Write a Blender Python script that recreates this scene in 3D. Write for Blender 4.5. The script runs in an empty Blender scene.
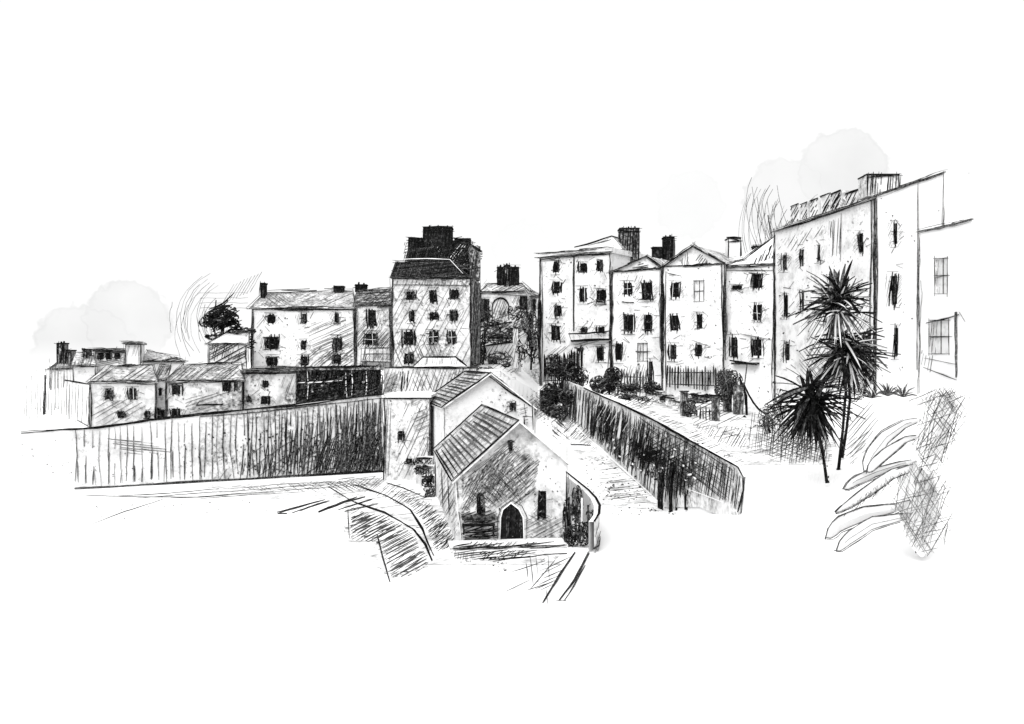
import bpy, math, random
from mathutils import Vector
random.seed(7)
R = random.random
def U(a, b): return a + (b - a) * R()
SC = bpy.context.scene
COL = SC.collection
F, CX, CY, ZC = 900.0, 512.0, 362.0, 12.0
CAM = Vector((0, 0, ZC))

# ------------------------------------------------------------------ geometry helpers
def W(px, py, Y):
    return Vector(((px - CX) * Y / F, Y, ZC - (py - CY) * Y / F))
def ray(px, py):
    return Vector(((px - CX) / F, 1.0, -(py - CY) / F))
def proj(v):
    return (CX + v.x * F / v.y, CY - (v.z - ZC) * F / v.y)

class Pl:
    """any plane; at() meets the line of sight with it"""
    def __init__(s, p0, n):
        s.p0 = Vector(p0); s.n = Vector(n).normalized()
        if s.n.dot(CAM - s.p0) < 0: s.n = -s.n
    def at(s, px, py, off=0.0):
        d = ray(px, py); t = (s.p0 - CAM).dot(s.n) / d.dot(s.n)
        return CAM + d * t + s.n * off
class VP(Pl):
    """vertical facade plane through two ground points (pixel column, distance)"""
    def __init__(s, a, b):
        A = W(a[0], CY, a[1]); B = W(b[0], CY, b[1])
        s.A = Vector((A.x, A.y, 0)); d = Vector((B.x - A.x, B.y - A.y, 0)); s.L = d.length; s.u = d.normalized()
        super().__init__(s.A, Vector((s.u.y, -s.u.x, 0)))
    def uz(s, px, py):
        p = s.at(px, py); return (p - s.A).dot(s.u), p.z
    def p(s, u, z, off=0.0):
        v = s.A + s.u * u + s.n * off; return Vector((v.x, v.y, z))
    def back(s, d):
        q = VP.__new__(VP); q.A = s.A - s.n * d; q.u = s.u.copy(); q.L = s.L; q.n = s.n.copy(); q.p0 = s.p0 - s.n * d; return q
def tri_plane(a, b, c):
    return Pl(a, (b - a).cross(c - a))

# ------------------------------------------------------------------ materials
MATS = {}
def mat(name, c0, c1=None, scale=4.0, lo=.45, hi=.6, rough=1.0, spec=0.0, scale2=None, smear=None):
    m = bpy.data.materials.new(name); m.use_nodes = True
    nt = m.node_tree; N = nt.nodes; b = N['Principled BSDF']
    b.inputs['Roughness'].default_value = rough; b.inputs['Specular IOR Level'].default_value = spec
    if c1 is None:
        b.inputs['Base Color'].default_value = (c0, c0, c0, 1)
    else:
        tc = N.new('ShaderNodeNewGeometry')
        nz = N.new('ShaderNodeTexNoise'); nz.inputs['Scale'].default_value = scale; nz.inputs['Detail'].default_value = 4; nz.inputs['Roughness'].default_value = .65
        nt.links.new(tc.outputs['Position'], nz.inputs['Vector'])
        mr = N.new('ShaderNodeMapRange'); mr.inputs['From Min'].default_value = lo; mr.inputs['From Max'].default_value = hi
        nt.links.new(nz.outputs['Fac'], mr.inputs['Value'])
        fac = mr.outputs['Result']
        if scale2:
            n2 = N.new('ShaderNodeTexNoise'); n2.inputs['Scale'].default_value = scale2; n2.inputs['Detail'].default_value = 3
            nt.links.new(tc.outputs['Position'], n2.inputs['Vector'])
            m2 = N.new('ShaderNodeMapRange'); m2.inputs['From Min'].default_value = .40; m2.inputs['From Max'].default_value = .64
            nt.links.new(n2.outputs['Fac'], m2.inputs['Value'])
            mu = N.new('ShaderNodeMath'); mu.operation = 'MULTIPLY'
            nt.links.new(fac, mu.inputs[0]); nt.links.new(m2.outputs['Result'], mu.inputs[1]); fac = mu.outputs[0]
        mx = N.new('ShaderNodeMix'); mx.data_type = 'RGBA'
        mx.inputs[6].default_value = (c0, c0, c0, 1); mx.inputs[7].default_value = (c1, c1, c1, 1)
        nt.links.new(fac, mx.inputs[0]); out = mx.outputs[2]
        if smear:                                        # soft rubbed grey patches, the wall's own grime
            n3 = N.new('ShaderNodeTexNoise'); n3.inputs['Scale'].default_value = smear[0]; n3.inputs['Detail'].default_value = 6; n3.inputs['Roughness'].default_value = .7
            nt.links.new(tc.outputs['Position'], n3.inputs['Vector'])
            m3 = N.new('ShaderNodeMapRange'); m3.inputs['From Min'].default_value = smear[1]; m3.inputs['From Max'].default_value = smear[2]; m3.inputs['To Max'].default_value = smear[4]
            nt.links.new(n3.outputs['Fac'], m3.inputs['Value'])
            x3 = N.new('ShaderNodeMix'); x3.data_type = 'RGBA'; x3.inputs[7].default_value = (smear[3],) * 3 + (1,)
            nt.links.new(m3.outputs['Result'], x3.inputs[0]); nt.links.new(out, x3.inputs[6]); out = x3.outputs[2]
        nt.links.new(out, b.inputs['Base Color'])
    MATS[name] = m
mat('paper_white_ground', .82)
mat('limewash', .80, .09, 2.6, .56, .72, scale2=.26, smear=(.45, .50, .74, .2, .6))
mat('limewash_worn', .76, .05, 2.6, .41, .64, scale2=.34, smear=(.5, .47, .72, .13, .7))
mat('rough_stone', .74, .05, 2.8, .44, .66, scale2=.35, smear=(.5, .48, .72, .12, .75))
mat('pale_slate', .66, .12, 3.0, .46, .66, smear=(.6, .42, .66, .10, .9))
mat('worn_ground', .82, .04, 2.4, .48, .66, scale2=.3, smear=(.4, .48, .70, .12, .75))
mat('dark_slate', .012, .10, 2.6, .50, .74)
mat('dark_stone', .05, .5, 2.4, .46, .66)
mat('ink', .005, .05, 5.0, .50, .72)
mat('graphite', .014, .15, 6.0, .46, .68)
mat('pencil', .045, .24, 6.0, .44, .66)
mat('faint', .14, .38, 6.0, .42, .66)
mat('chalk', .84)
mat('dark_glass', .005, .03, 3.0, .5, .7, rough=.6, spec=.08)
mat('white_glass', .72, .5, 1.5, .5, .7, rough=.4, spec=.2)
mat('ground_graphite', .016, .11, 6.0, .48, .7)
mat('ground_pencil', .034, .15, 6.0, .46, .7)
mat('ground_faint', .05, .17, 6.0, .44, .68)
mat('leaf_dark', .006, .05, 5.0, .5, .7)
mat('leaf_grey', .05, .26, 5.0, .45, .7)
mat('leaf_white', .78, .45, 4.0, .55, .75)
MN = list(MATS)

# ------------------------------------------------------------------ mesh builder
ORI = {}
class M:
    def __init__(s): s.v = []; s.f = []; s.m = []; s.used = []
    def mi(s, name):
        if name not in s.used: s.used.append(name)
        return s.used.index(name)
    def poly(s, pts, mt):
        k = len(s.v); s.v += [Vector(p) for p in pts]; s.f.append(list(range(k, k + len(pts)))); s.m.append(s.mi(mt))
    def box(s, o, ax, ay, az, mt):
        o = Vector(o); c = [o, o + ax, o + ax + ay, o + ay]; d = [p + az for p in c]
        k = len(s.v); s.v += c + d; i = s.mi(mt)
        for q in ((3, 2, 1, 0), (4, 5, 6, 7), (0, 1, 5, 4), (1, 2, 6, 5), (2, 3, 7, 6), (3, 0, 4, 7)):
            s.f.append([k + j for j in q]); s.m.append(i)
    def tube(s, pts, rad, mt, n=3):
        k = len(s.v); i = s.mi(mt); L = len(pts)
        for j, p in enumerate(pts):
            d = (pts[min(j + 1, L - 1)] - pts[max(j - 1, 0)])
            d = d.normalized() if d.length > 1e-6 else Vector((0, 0, 1))
            a = d.cross(Vector((0.3, 0.9, 0.31))).normalized(); b = d.cross(a)
            for q in range(n):
                t = 2 * math.pi * q / n
                s.v.append(p + (a * math.cos(t) + b * math.sin(t)) * rad[j])
        for j in range(L - 1):
            for q in range(n):
                s.f.append([k + j * n + q, k + j * n + (q + 1) % n, k + (j + 1) * n + (q + 1) % n, k + (j + 1) * n + q]); s.m.append(i)
        s.f.append([k + q for q in range(n)][::-1]); s.m.append(i)
        s.f.append([k + (L - 1) * n + q for q in range(n)]); s.m.append(i)
    # a hand-drawn pencil stroke that lies on a surface: pts are followed on the surface given by mp
    def stroke(s, mp, pts, w, mt, wob=.7, passes=1, off=.05, taper=True, step=7, gap=0.0):
        for ps in range(passes):
            P = []
            ph = U(0, 6.28); fr = U(.03, .07); jx, jy = U(-wob, wob) * .6, U(-wob, wob) * .6
            for a, b in zip(pts, pts[1:]):
                l = math.hypot(b[0] - a[0], b[1] - a[1]); n = max(1, int(l / step))
                for q in range(n): P.append((a[0] + (b[0] - a[0]) * q / n, a[1] + (b[1] - a[1]) * q / n))
            P.append(pts[-1])
            acc = 0; out = []; rr = []
            for q, (x, y) in enumerate(P):
                acc += step
                x += jx + wob * .5 * math.sin(acc * fr + ph) + U(-.25, .25) * wob
                y += jy + wob * .5 * math.cos(acc * fr * 1.3 + ph) + U(-.25, .25) * wob
                v = mp(x, y)
                if v is None: continue
                if callable(off): v = v + off(v)
                else: v = v + (CAM - v).normalized() * 0 + mp.__self__.n * (off + ps * .012) if hasattr(mp, '__self__') and hasattr(mp.__self__, 'n') else v + Vector((0, 0, .03))
                e = 1.0
                if taper: e = min(1.0, .45 + .9 * min(q, len(P) - 1 - q) / max(1, len(P) * .5))
                out.append(v); rr.append(.5 * w * v.y / F * e * U(.7, 1.2))
            if len(out) < 2: continue
            if gap and len(out) > 5 and R() < gap:
                c = random.randrange(2, len(out) - 2); s.tube(out[:c], rr[:c], mt); s.tube(out[c + 1:], rr[c + 1:], mt) if len(out) - c > 2 else None
            else: s.tube(out, rr, mt)
    def hatch(s, mp, poly, ang, sp, w, mts, wob=.8, drop=.12, off=.04, brk=.3, fall=None, jit=.35):  # parallel pencil strokes; much of this hatching depicts shade on the surface
        a = math.radians(ang); dx, dy = math.cos(a), -math.sin(a); nx, ny = -dy, dx
        if not fall and sp > 2.3: sp *= .72; w *= .92
        ts = [x * nx + y * ny for x, y in poly]
        t = min(ts) + sp * U(.2, .8)
        while t < max(ts):
            xs = []
            for (x0, y0), (x1, y1) in zip(poly, poly[1:] + poly[:1]):
                a0, a1 = x0 * nx + y0 * ny - t, x1 * nx + y1 * ny - t
                if (a0 <= 0 < a1) or (a1 <= 0 < a0):
                    q = a0 / (a0 - a1); xs.append((x0 + (x1 - x0) * q) * dx + (y0 + (y1 - y0) * q) * dy)
            xs.sort()
            for l0, l1 in zip(xs[::2], xs[1::2]):
                if l1 - l0 < 1.5 or R() < drop: continue
                segs = [(l0, l1)]
                if R() < brk and l1 - l0 > 14:
                    c = U(l0 + 4, l1 - 4); segs = [(l0, c - U(0, 3)), (c + U(0, 3), l1)]
                for c0, c1 in segs:
                    e = min(3, (c1 - c0) * .2); c0 += U(-e * .3, e); c1 -= U(-e * .3, e)
                    p0 = (nx * t + dx * c0, ny * t + dy * c0); p1 = (nx * t + dx * c1, ny * t + dy * c1)
                    if fall and R() > fall((p0[0] + p1[0]) / 2, (p0[1] + p1[1]) / 2): continue
                    s.stroke(mp, [p0, p1], w * U(.7, 1.25), random.choice(mts), wob, 1, off)
            t += sp * U(1 - jit, 1 + jit)
    def specks(s, mp, poly, n, r0, r1, mts, off=.04):
        x0, x1 = min(p[0] for p in poly), max(p[0] for p in poly); y0, y1 = min(p[1] for p in poly), max(p[1] for p in poly)
        for _ in range(n):
            x, y = U(x0, x1), U(y0, y1)
            r = U(r0, r1); s.stroke(mp, [(x, y), (x + U(.3, 1.2) * r, y + U(-.6, .6) * r)], r, random.choice(mts), .1, 1, off, False)
    def build(s, name, parent=None, origin=None):
        me = bpy.data.meshes.new(name)
        o = origin or (ORI[parent.name] if parent else Vector((0, 0, 0)))
        me.from_pydata([v - o for v in s.v], [], s.f)
        for n in s.used: me.materials.append(MATS[n])
        me.polygons.foreach_set('material_index', s.m); me.update()
        ob = bpy.data.objects.new(name, me); COL.objects.link(ob)
        if parent: ob.parent = parent
        else: ob.location = o
        ORI[ob.name] = o
        return ob
def thing(name, label, cat, loc, group=None):
    o = bpy.data.objects.new(name, None); COL.objects.link(o); o.location = loc; o.empty_display_size = .3
    o['label'] = label; o['category'] = cat
    if group: o['group'] = group
    ORI[o.name] = Vector(loc); return o
def tag(o, label=None, cat=None, kind=None, group=None):
    if label: o['label'] = label
    if cat: o['category'] = cat
    if kind: o['kind'] = kind
    if group: o['group'] = group
    return o

# ------------------------------------------------------------------ terrain
WH0, WH1 = 84.0, 98.0                                     # harbour wall ends (distance at column 60 / 383)
COLS = [
 (-4500, [(50, 0), (84.25, 0), (84.6, 5.2), (97, 5.9), (107, 10), (3000, 10.5)]),
 (60,    [(50, 0), (84.25, 0), (84.6, 5.2), (97, 5.9), (107, 10), (3000, 10.5)]),
 (383,   [(50, 0), (98.25, 0), (98.6, 8.0), (103, 8.8), (109, 11), (3000, 11)]),
 (384,   [(50, 0), (93, 0), (94, .5), (98.5, 8), (108, 11), (3000, 11)]),
 (432,   [(50, 0), (93, 0), (94, .5), (98.5, 8), (108, 11), (3000, 11)]),
 (433,   [(50, 0), (100.8, 0), (102.3, 9.5), (110, 11), (150, 14.2), (3000, 14.5)]),
 (500,   [(50, 0), (100.8, 0), (102.3, 9.5), (110, 11), (150, 14.2), (3000, 14.5)]),
 (538,   [(60, 0), (95, 1.5), (116.3, 5.3), (122, 8), (131, 8.5), (3000, 12)]),
 (566,   [(75, 0), (112.3, 4.9), (113.2, 8.3), (122, 8.6), (131, 8.4), (3000, 9)]),
 (620,   [(72, 0), (87.6, 1.8), (88.6, 7.4), (105, 7.8), (125, 7.6), (3000, 9)]),
 (666,   [(60, 0), (73.6, 0), (74.6, 6.0), (95, 6.6), (122, 7), (3000, 9)]),
 (742,   [(45, 0), (58.3, 2.2), (59.2, 4.5), (85, 6), (115, 7), (3000, 9)]),
 (760,   [(45, .5), (58.3, 2.9), (59.2, 4.5), (85, 6), (115, 7), (3000, 9)]),
 (838,   [(30, 1.5), (56, 4.4), (60, 4.8), (85, 8.3), (115, 8.8), (3000, 9)]),
 (920,   [(25, 2.5), (40, 3.35), (60, 6), (77, 9.1), (115, 9.2), (3000, 9)]),
 (5500,  [(25, 2.5), (40, 3.35), (60, 6), (77, 9.1), (115, 9.2), (3000, 9)]),
]
def profile(px):
    px = max(-4499, min(5499, px))
    for (a, ka), (b, kb) in zip(COLS, COLS[1:]):
        if a <= px <= b:
            t = (px - a) / (b - a)
            return [(5, 0)] + [(1 / (1 / y0 + (1 / y1 - 1 / y0) * t), z0 + (z1 - z0) * t) for (y0, z0), (y1, z1) in zip(ka, kb)]
def ground_z(x, y):
    K = profile(CX + x * F / y)
    for (y0, z0), (y1, z1) in zip(K, K[1:]):
        if y0 <= y <= y1: return z0 + (z1 - z0) * (y - y0) / (y1 - y0)
    return K[-1][1]
def ground_at(px, py):
    s = (py - CY) / F; K = profile(px)
    for (y0, z0), (y1, z1) in zip(K, K[1:]):
        e0, e1 = ZC - s * y0 - z0, ZC - s * y1 - z1
        if e0 >= 0 > e1:
            t = e0 / (e0 - e1); return W(px, py, y0 + (y1 - y0) * t)
    return None
UPZ = lambda v: Vector((0, 0, .035))
GM = {'graphite': 'ground_graphite', 'pencil': 'ground_pencil', 'faint': 'ground_faint'}
def gstroke(m, pts, w, mt, **k):
    mt = GM.get(mt, mt); m.stroke(ground_at, pts, w, mt, off=UPZ, **k)

g = M()
cols = sorted(set([-4500, -2000, -900, -300] + list(range(0, 1025, 4)) + [c[0] for c in COLS] + [1100, 1400, 2000, 3000, 5500]))
grid = []
for c in cols:
    K = profile(c); row = [Vector((W(c, CY, 5).x * 40, -400, 0))]
    for i, (y, z) in enumerate(K):
        row.append(Vector(((c - CX) * y / F, y, z)))
        if i + 1 < len(K) and K[i + 1][0] - y > 400:
            for q in (200, 400, 900):
                t = (q - y) / (K[i + 1][0] - y); row.append(Vector(((c - CX) * q / F, q, z + (K[i + 1][1] - z) * t)))
    grid.append(row)
gi = g.mi('paper_white_ground'); k0 = 0; nr = min(len(r) for r in grid)
for r in grid: g.v += r[:nr]
for i in range(len(grid) - 1):
    for j in range(nr - 1):
        g.f.append([i * nr + j, (i + 1) * nr + j, (i + 1) * nr + j + 1, i * nr + j + 1]); g.m.append(gi)
tag(g.build('ground'), 'white sandy ground rising from the harbour to the town', kind='structure')

# ------------------------------------------------------------------ building helpers
def edge(m, pl, a, b, w, mt='ink', passes=2, wob=1.15, off=.07, **k):
    if w <= 0: return
    d = Vector((b[0] - a[0], b[1] - a[1])); l = max(.1, d.length); d /= l
    def ext(e): return [(a[0] - d.x * U(0, e), a[1] - d.y * U(0, e)), (b[0] + d.x * U(0, e), b[1] + d.y * U(0, e))]
    e = min(3.0, l * .08)
    m.stroke(pl.at, ext(e), w * .8, mt, wob, 1, off, gap=.2, **k)
    if passes > 1 and mt not in ('chalk',):
        m.stroke(pl.at, ext(e * 1.6), w * .6, 'graphite' if mt == 'ink' else mt, wob * 1.7, 1, off + .02, gap=.35)
        m.stroke(pl.at, ext(e * .5), w * .45, 'pencil', wob * 2.4, 1, off + .03, gap=.5)
        q = U(.1, .6); m.stroke(pl.at, [(a[0] + d.x * l * q, a[1] + d.y * l * q), (a[0] + d.x * l * min(1, q + .35), a[1] + d.y * l * min(1, q + .35))], w * .9, mt, wob, 1, off + .02)
    elif passes > 1: m.stroke(pl.at, ext(e), w * .6, mt, wob * 1.5, 1, off + .02, gap=.4)
def window(parent, pl, px, py, w, h, st):
    """part 'window' (reveal, frame, sill) with its sub-part 'pane'"""
    sw, sh = (.78, .84) if st in 'drs' else (1, 1); jt = 1 if st in 'drs' else .35
    u0, _ = pl.uz(px - w / 2 * sw, py); u1, _ = pl.uz(px + w / 2 * sw, py)
    _, z1 = pl.uz(px, py - h / 2 * sh); _, z0 = pl.uz(px, py + h / 2 * sh)
    m = M(); D = -.22
    for (a, b) in (((u0, z0), (u1, z0)), ((u1, z0), (u1, z1)), ((u1, z1), (u0, z1)), ((u0, z1), (u0, z0))):
        m.poly([pl.p(*a), pl.p(*b), pl.p(*b, D), pl.p(*a, D)], 'limewash')
    p = M()
    L, T, Rr, B = px - w / 2, py - h / 2, px + w / 2, py + h / 2
    fw = .55 * pl.at(px, py).y / F * 1.6
    dark = st in 'drasb'
    pm = 'dark_glass' if dark else 'white_glass'
    p.poly([pl.p(u0, z0, D + .02), pl.p(u1, z0, D + .02), pl.p(u1, z1, D + .02), pl.p(u0, z1, D + .02)], pm)
    um, zm = (u0 + u1) / 2, (z0 + z1) / 2
    if st in 'fg':
        m.box(pl.p(um - fw * .4, z0, D + .04), pl.u * fw * .8, pl.n * .05, Vector((0, 0, z1 - z0)), 'pencil')
        m.box(pl.p(u0, zm - fw * .4, D + .05), pl.u * (u1 - u0), pl.n * .05, Vector((0, 0, fw * .8)), 'pencil')
        for e in (((L, T), (L, B)), ((Rr, T), (Rr, B)), ((L, T), (Rr, T)), ((L, B), (Rr, B))): edge(m, pl, *e, 1.3, 'graphite', 1, .5)
        if st == 'g':
            edge(m, pl, (L, (T + B) / 2), (Rr + 2, (T + B) / 2), 1.4, 'ink', 1)
            p.hatch(pl.at, [(L, T), (L + w * .4, T), (L + w * .35, B), (L, B)], 85, 2, .9, ['pencil'], off=.03)
    else:
        # soft scribbled dark shape: broken glazing, curtains and shutters run over the edges
        n = max(3, int(w / 1.5)); sk = U(-.10, .10) * h
        for q in range(n):
            x = L + (q + .5) * w / n + U(-.9, .9); c = 1 - U(-.05, .22) * jt * abs(q - (n - 1) / 2) / max(1, (n - 1) / 2)
            t0, t1 = py - h * .5 * c * U(1 - .2 * jt, 1 + .2 * jt), py + h * .5 * c * U(1 - .2 * jt, 1 + .2 * jt)
            p.stroke(pl.at, [(x + sk * .4, t0), (x + U(-.9, .9), (t0 + t1) / 2), (x - sk * .4 + U(-.8, .8), t1)], U(1.7, 3.0), random.choice(['ink', 'ink', 'ink', 'graphite']), .9, 1, .05)
        for q in range(2 if jt == 1 else 0):
            y = py + U(-.5, .5) * h; p.stroke(pl.at, [(L + U(-2, 1), y), (Rr + U(-1, 2), y + U(-1.5, 1.5))], U(1.2, 2.4), random.choice(['ink', 'graphite']), .8, 1, .07)
        if st == 'd' and w > 8 and h > 12 and R() < .35:
            x = px + U(-.2, .2) * w
            m.stroke(pl.at, [(x, T + 1), (x + U(-1, 1), B - 1)], .9, 'chalk', .6, 1, .2)
            if R() < .5: m.stroke(pl.at, [(L + 1, py), (Rr - 1, py + U(-1, 1))], .7, 'chalk', .6, 1, .2)
        for q in range(5):                                # loose smudges of lead around the opening
            x = px + U(-1.1, .9) * w; y = py + U(-.8, .9) * h; a_ = U(-1.2, 1.2); l_ = U(3, 9)
            m.stroke(pl.at, [(x, y), (x + l_ * math.cos(a_), y + l_ * math.sin(a_))], U(.7, 1.5), random.choice(['faint', 'pencil', 'faint', 'graphite']), .6, 1, .03)
        if st == 'r':
            for q in range(4):
                x = L + (q + .5) * w / 4; m.stroke(pl.at, [(x, T + h * .25), (x, B)], .9, 'chalk', .5, 1, .16)
            m.stroke(pl.at, [(L - 2, B), (Rr + 2, B)], 1, 'ink', .4, 1, .1)
        if R() < .6: m.stroke(pl.at, [(L - 1.5, B + 1.2), (Rr + 1.5, B + 1.2 + U(-.8, .8))], U(.8, 1.5), random.choice(['ink', 'graphite', 'pencil']), .5, 1, .12)
        if R() < .6: m.stroke(pl.at, [(L - 2.5, T - 1.2), (Rr + 1.5, T - 1 + U(-.8, .8))], U(.6, 1.1), random.choice(['graphite', 'pencil']), .5, 1, .1)
        if R() < .7: m.hatch(pl.at, [(L - 5, T + 1), (L, T), (L, B), (L - 4, B + 2)], U(40, 80), 1.8, .7, ['pencil', 'faint'], off=.03)
        if R() < .35: m.hatch(pl.at, [(Rr, T), (Rr + 5, T + 2), (Rr + 4, B), (Rr, B)], U(40, 80), 1.8, .7, ['pencil', 'faint'], off=.03)
    wo = m.build('window', parent); p.build('pane', wo)
    return (u0, u1, z0, z1)
def facade(m, pl, u0, u1, z0, z1, holes, mt):
    us = sorted(set([u0, u1] + [h[0] for h in holes] + [h[1] for h in holes])); zs = sorted(set([z0, z1] + [h[2] for h in holes] + [h[3] for h in holes]))
    us = [u for u in us if u0 <= u <= u1]; zs = [z for z in zs if z0 <= z <= z1]
    for a, b in zip(us, us[1:]):
        for c, d in zip(zs, zs[1:]):
            x, y = (a + b) / 2, (c + d) / 2
            if any(h[0] < x < h[1] and h[2] < y < h[3] for h in holes): continue
            m.poly([pl.p(a, c), pl.p(b, c), pl.p(b, d), pl.p(a, d)], mt)
def chimney(parent, px0, px1, pyt, pyb, Y, dep=1.2, mt='dark_slate', pots=0, hat=True):
    m = M(); pl = VP((px0, Y), (px1, Y)); u0, zt = pl.uz(px0, pyt); u1, zb = pl.uz(px1, pyb)
    m.box(pl.p(u0, zb), pl.u * (u1 - u0), -pl.n * dep, Vector((0, 0, zt - zb)), mt)
    s = Y / F
    m.box(pl.p(u0 - s * .6, zt, s * .6), pl.u * (u1 - u0 + s * 1.2), -pl.n * (dep + s * 1.2), Vector((0, 0, 1.3 * s)), 'ink' if mt != 'limewash' else 'graphite')
    for x in (px0, px1): m.stroke(pl.at, [(x, pyt - 1), (x, pyb)], 1.5, 'ink', .5, 2, .05)
    if hat: m.hatch(pl.at, [(px0 - 1.2, pyt - 2.5), (px1 + 1.2, pyt - 2), (px1 + 1, pyb), (px0 - 1, pyb + 1)], 86, 2.0, 1.5, ['ink', 'graphite', 'ink'], drop=.15, off=.06, wob=1.1, jit=.5)
    for q in range(3): m.stroke(pl.at, [(px0 - U(0, 3), pyt + U(-2, 4)), (px1 + U(0, 3), pyt + U(-2, 4))], U(.8, 1.8), 'ink', 1, 1, .08)
    c = m.build('chimney', parent)
    if pots:
        for q in range(pots):
            k = M(); x = u0 + (q + .5) * (u1 - u0) / pots; b = pl.p(x, zt + 1.2 * s, -dep / 2)
            b += pl.u * U(-.5, .5) * s; hh = U(1.4, 3.0) * s; k.tube([b, b + Vector((0, 0, hh * .5)), b + Vector((U(-.3, .3) * s, 0, hh))], [1.1 * s, .9 * s, .7 * s], 'ink', 7)
            k.build('chimney_pot', c)
    return c

def house(name, label, cat, A, B, top, base, depth, wins=(), wall='limewash', roof=None, roofmat='pale_slate', ew=(2, 2, 2, 0),
          group=None, whatch=(), rhatch=(), gable=None, specks=0, emats=('ink', 'graphite'), rw=1.6, side=None, over=.25):
    """A, B: (column, distance) of the facade's two ends; top/base: rows at A"""
    pl = VP(A, B); u0, u1 = 0.0, pl.L
    zT = pl.uz(A[0], top)[1]; zB = base if isinstance(base, float) else pl.uz(A[0], base)[1]
    gz = min(ground_z(pl.p(u, 0).x, pl.p(u, 0).y) for u in (0, pl.L / 2, pl.L)); z0 = min(zB, gz) - .6
    th = thing(name, label, cat, pl.p(pl.L / 2, zB, -depth / 2), group)
    m = M(); holes = [window(th, pl, *w) for w in wins]
    facade(m, pl, u0, u1, z0, zT, holes, wall)
    sm = side or wall
    for u in (u0, u1): m.poly([pl.p(u, z0), pl.p(u, zT), pl.p(u, zT, -depth), pl.p(u, z0, -depth)], sm)
    m.poly([pl.p(u0, z0, -depth), pl.p(u1, z0, -depth), pl.p(u1, zT, -depth), pl.p(u0, zT, -depth)], sm)
    m.poly([pl.p(u0, zT - .02), pl.p(u1, zT - .02), pl.p(u1, zT - .02, -depth), pl.p(u0, zT - .02, -depth)], wall)
    tl, tr = proj(pl.p(u0, zT)), proj(pl.p(u1, zT)); bl, br = proj(pl.p(u0, zB)), proj(pl.p(u1, zB))
    edge(m, pl, tl, bl, ew[0], emats[0]); edge(m, pl, tr, br, ew[1], emats[0])
    edge(m, pl, tl, tr, ew[2], emats[0]); edge(m, pl, bl, br, ew[3], emats[1])
    for h in whatch:
        po = h[0] or [tl, tr, br, bl]; m.hatch(pl.at, po, *h[1:4], h[4], off=.035, drop=h[5] if len(h) > 5 else .15)
    if specks: m.specks(pl.at, [tl, br], specks, .6, 1.6, ['graphite', 'pencil', 'faint', 'pencil'])
    ro = None
    if roof:
        r = M(); k = roof[0]
        eL, eR = pl.p(u0 - over, zT, over), pl.p(u1 + over, zT, over)
        bL, bR = pl.p(u0 - over, zT, -depth - over), pl.p(u1 + over, zT, -depth - over)
        if k == 'flat':                                   # ('flat', slab height px)
            hh = roof[1] * A[1] / F
            r.box(pl.p(u0 - over, zT + .003, over), pl.u * (u1 - u0 + 2 * over), -pl.n * (depth + 2 * over), Vector((0, 0, hh)), roofmat)
            q = pl.back(-over); a, b = proj(q.p(-over, zT)), proj(q.p(u1 + over, zT)); c, d = proj(q.p(-over, zT + hh)), proj(q.p(u1 + over, zT + hh))
            edge(r, q, a, b, rw, emats[0]); edge(r, q, c, d, rw * .8, emats[0]); fr = [c, d, b, a]; fp = q
        elif k == 'ridge':                                # ('ridge', (px,py), (px,py), d1, d2)
            d1, d2 = roof[3], roof[4]; q = pl.back(d1)
            rL, rR = q.at(*roof[1]), q.at(*roof[2]); sL, sR = rL - pl.n * (d2 - d1), rR - pl.n * (d2 - d1)
            r.poly([eL, eR, rR, rL], roofmat); r.poly([sL, sR, bR, bL], roofmat); r.poly([rL, rR, sR, sL], roofmat)
            r.poly([eL, rL, sL, bL], sm); r.poly([eR, bR, sR, rR], sm); r.poly([eL, bL, bR, eR], sm)
            fp = tri_plane(eL, eR, rR)
            a, b, c, d = proj(eL), proj(eR), proj(rR), proj(rL); fr = [d, c, b, a]
            edge(r, fp, a, b, rw, emats[0]); edge(r, fp, d, c, rw, emats[0]); edge(r, fp, a, d, rw * .8, emats[1]); edge(r, fp, b, c, rw * .8, emats[1])
        elif k == 'gable':                                # ('gable', (px,py) apex on the facade plane)
            ua, za = pl.uz(*roof[1]); ap = pl.p(ua, za, over); apb = pl.p(ua, za, -depth - over)
            m.poly([pl.p(u0, zT), pl.p(u1, zT), pl.p(ua, za - .08)], wall); m.poly([pl.p(u0, zT, -depth), pl.p(u1, zT, -depth), pl.p(ua, za - .08, -depth)], wall)
            t = Vector((0, 0, .16))
            for e, eb in ((eL, bL), (eR, bR)):
                r.poly([e, ap, apb, eb], roofmat); r.poly([e - t, ap - t, apb - t, eb - t], roofmat); r.poly([e, ap, ap - t, e - t], 'graphite'); r.poly([e, eb, eb - t, e - t], 'graphite')
            fp = pl.back(-over); a, b, c = proj(eL), proj(eR), proj(ap); fr = [a, c, b]
            edge(r, fp, a, c, rw, emats[0]); edge(r, fp, c, b, rw, emats[0])
        for h in rhatch:
            po = h[0] or fr; r.hatch(fp.at, po, *h[1:4], h[4], off=.05, drop=h[5] if len(h) > 5 else .15)
        ro = r.build('roof', th)
    m.build('wall', th)
    return th, ro, pl

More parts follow.
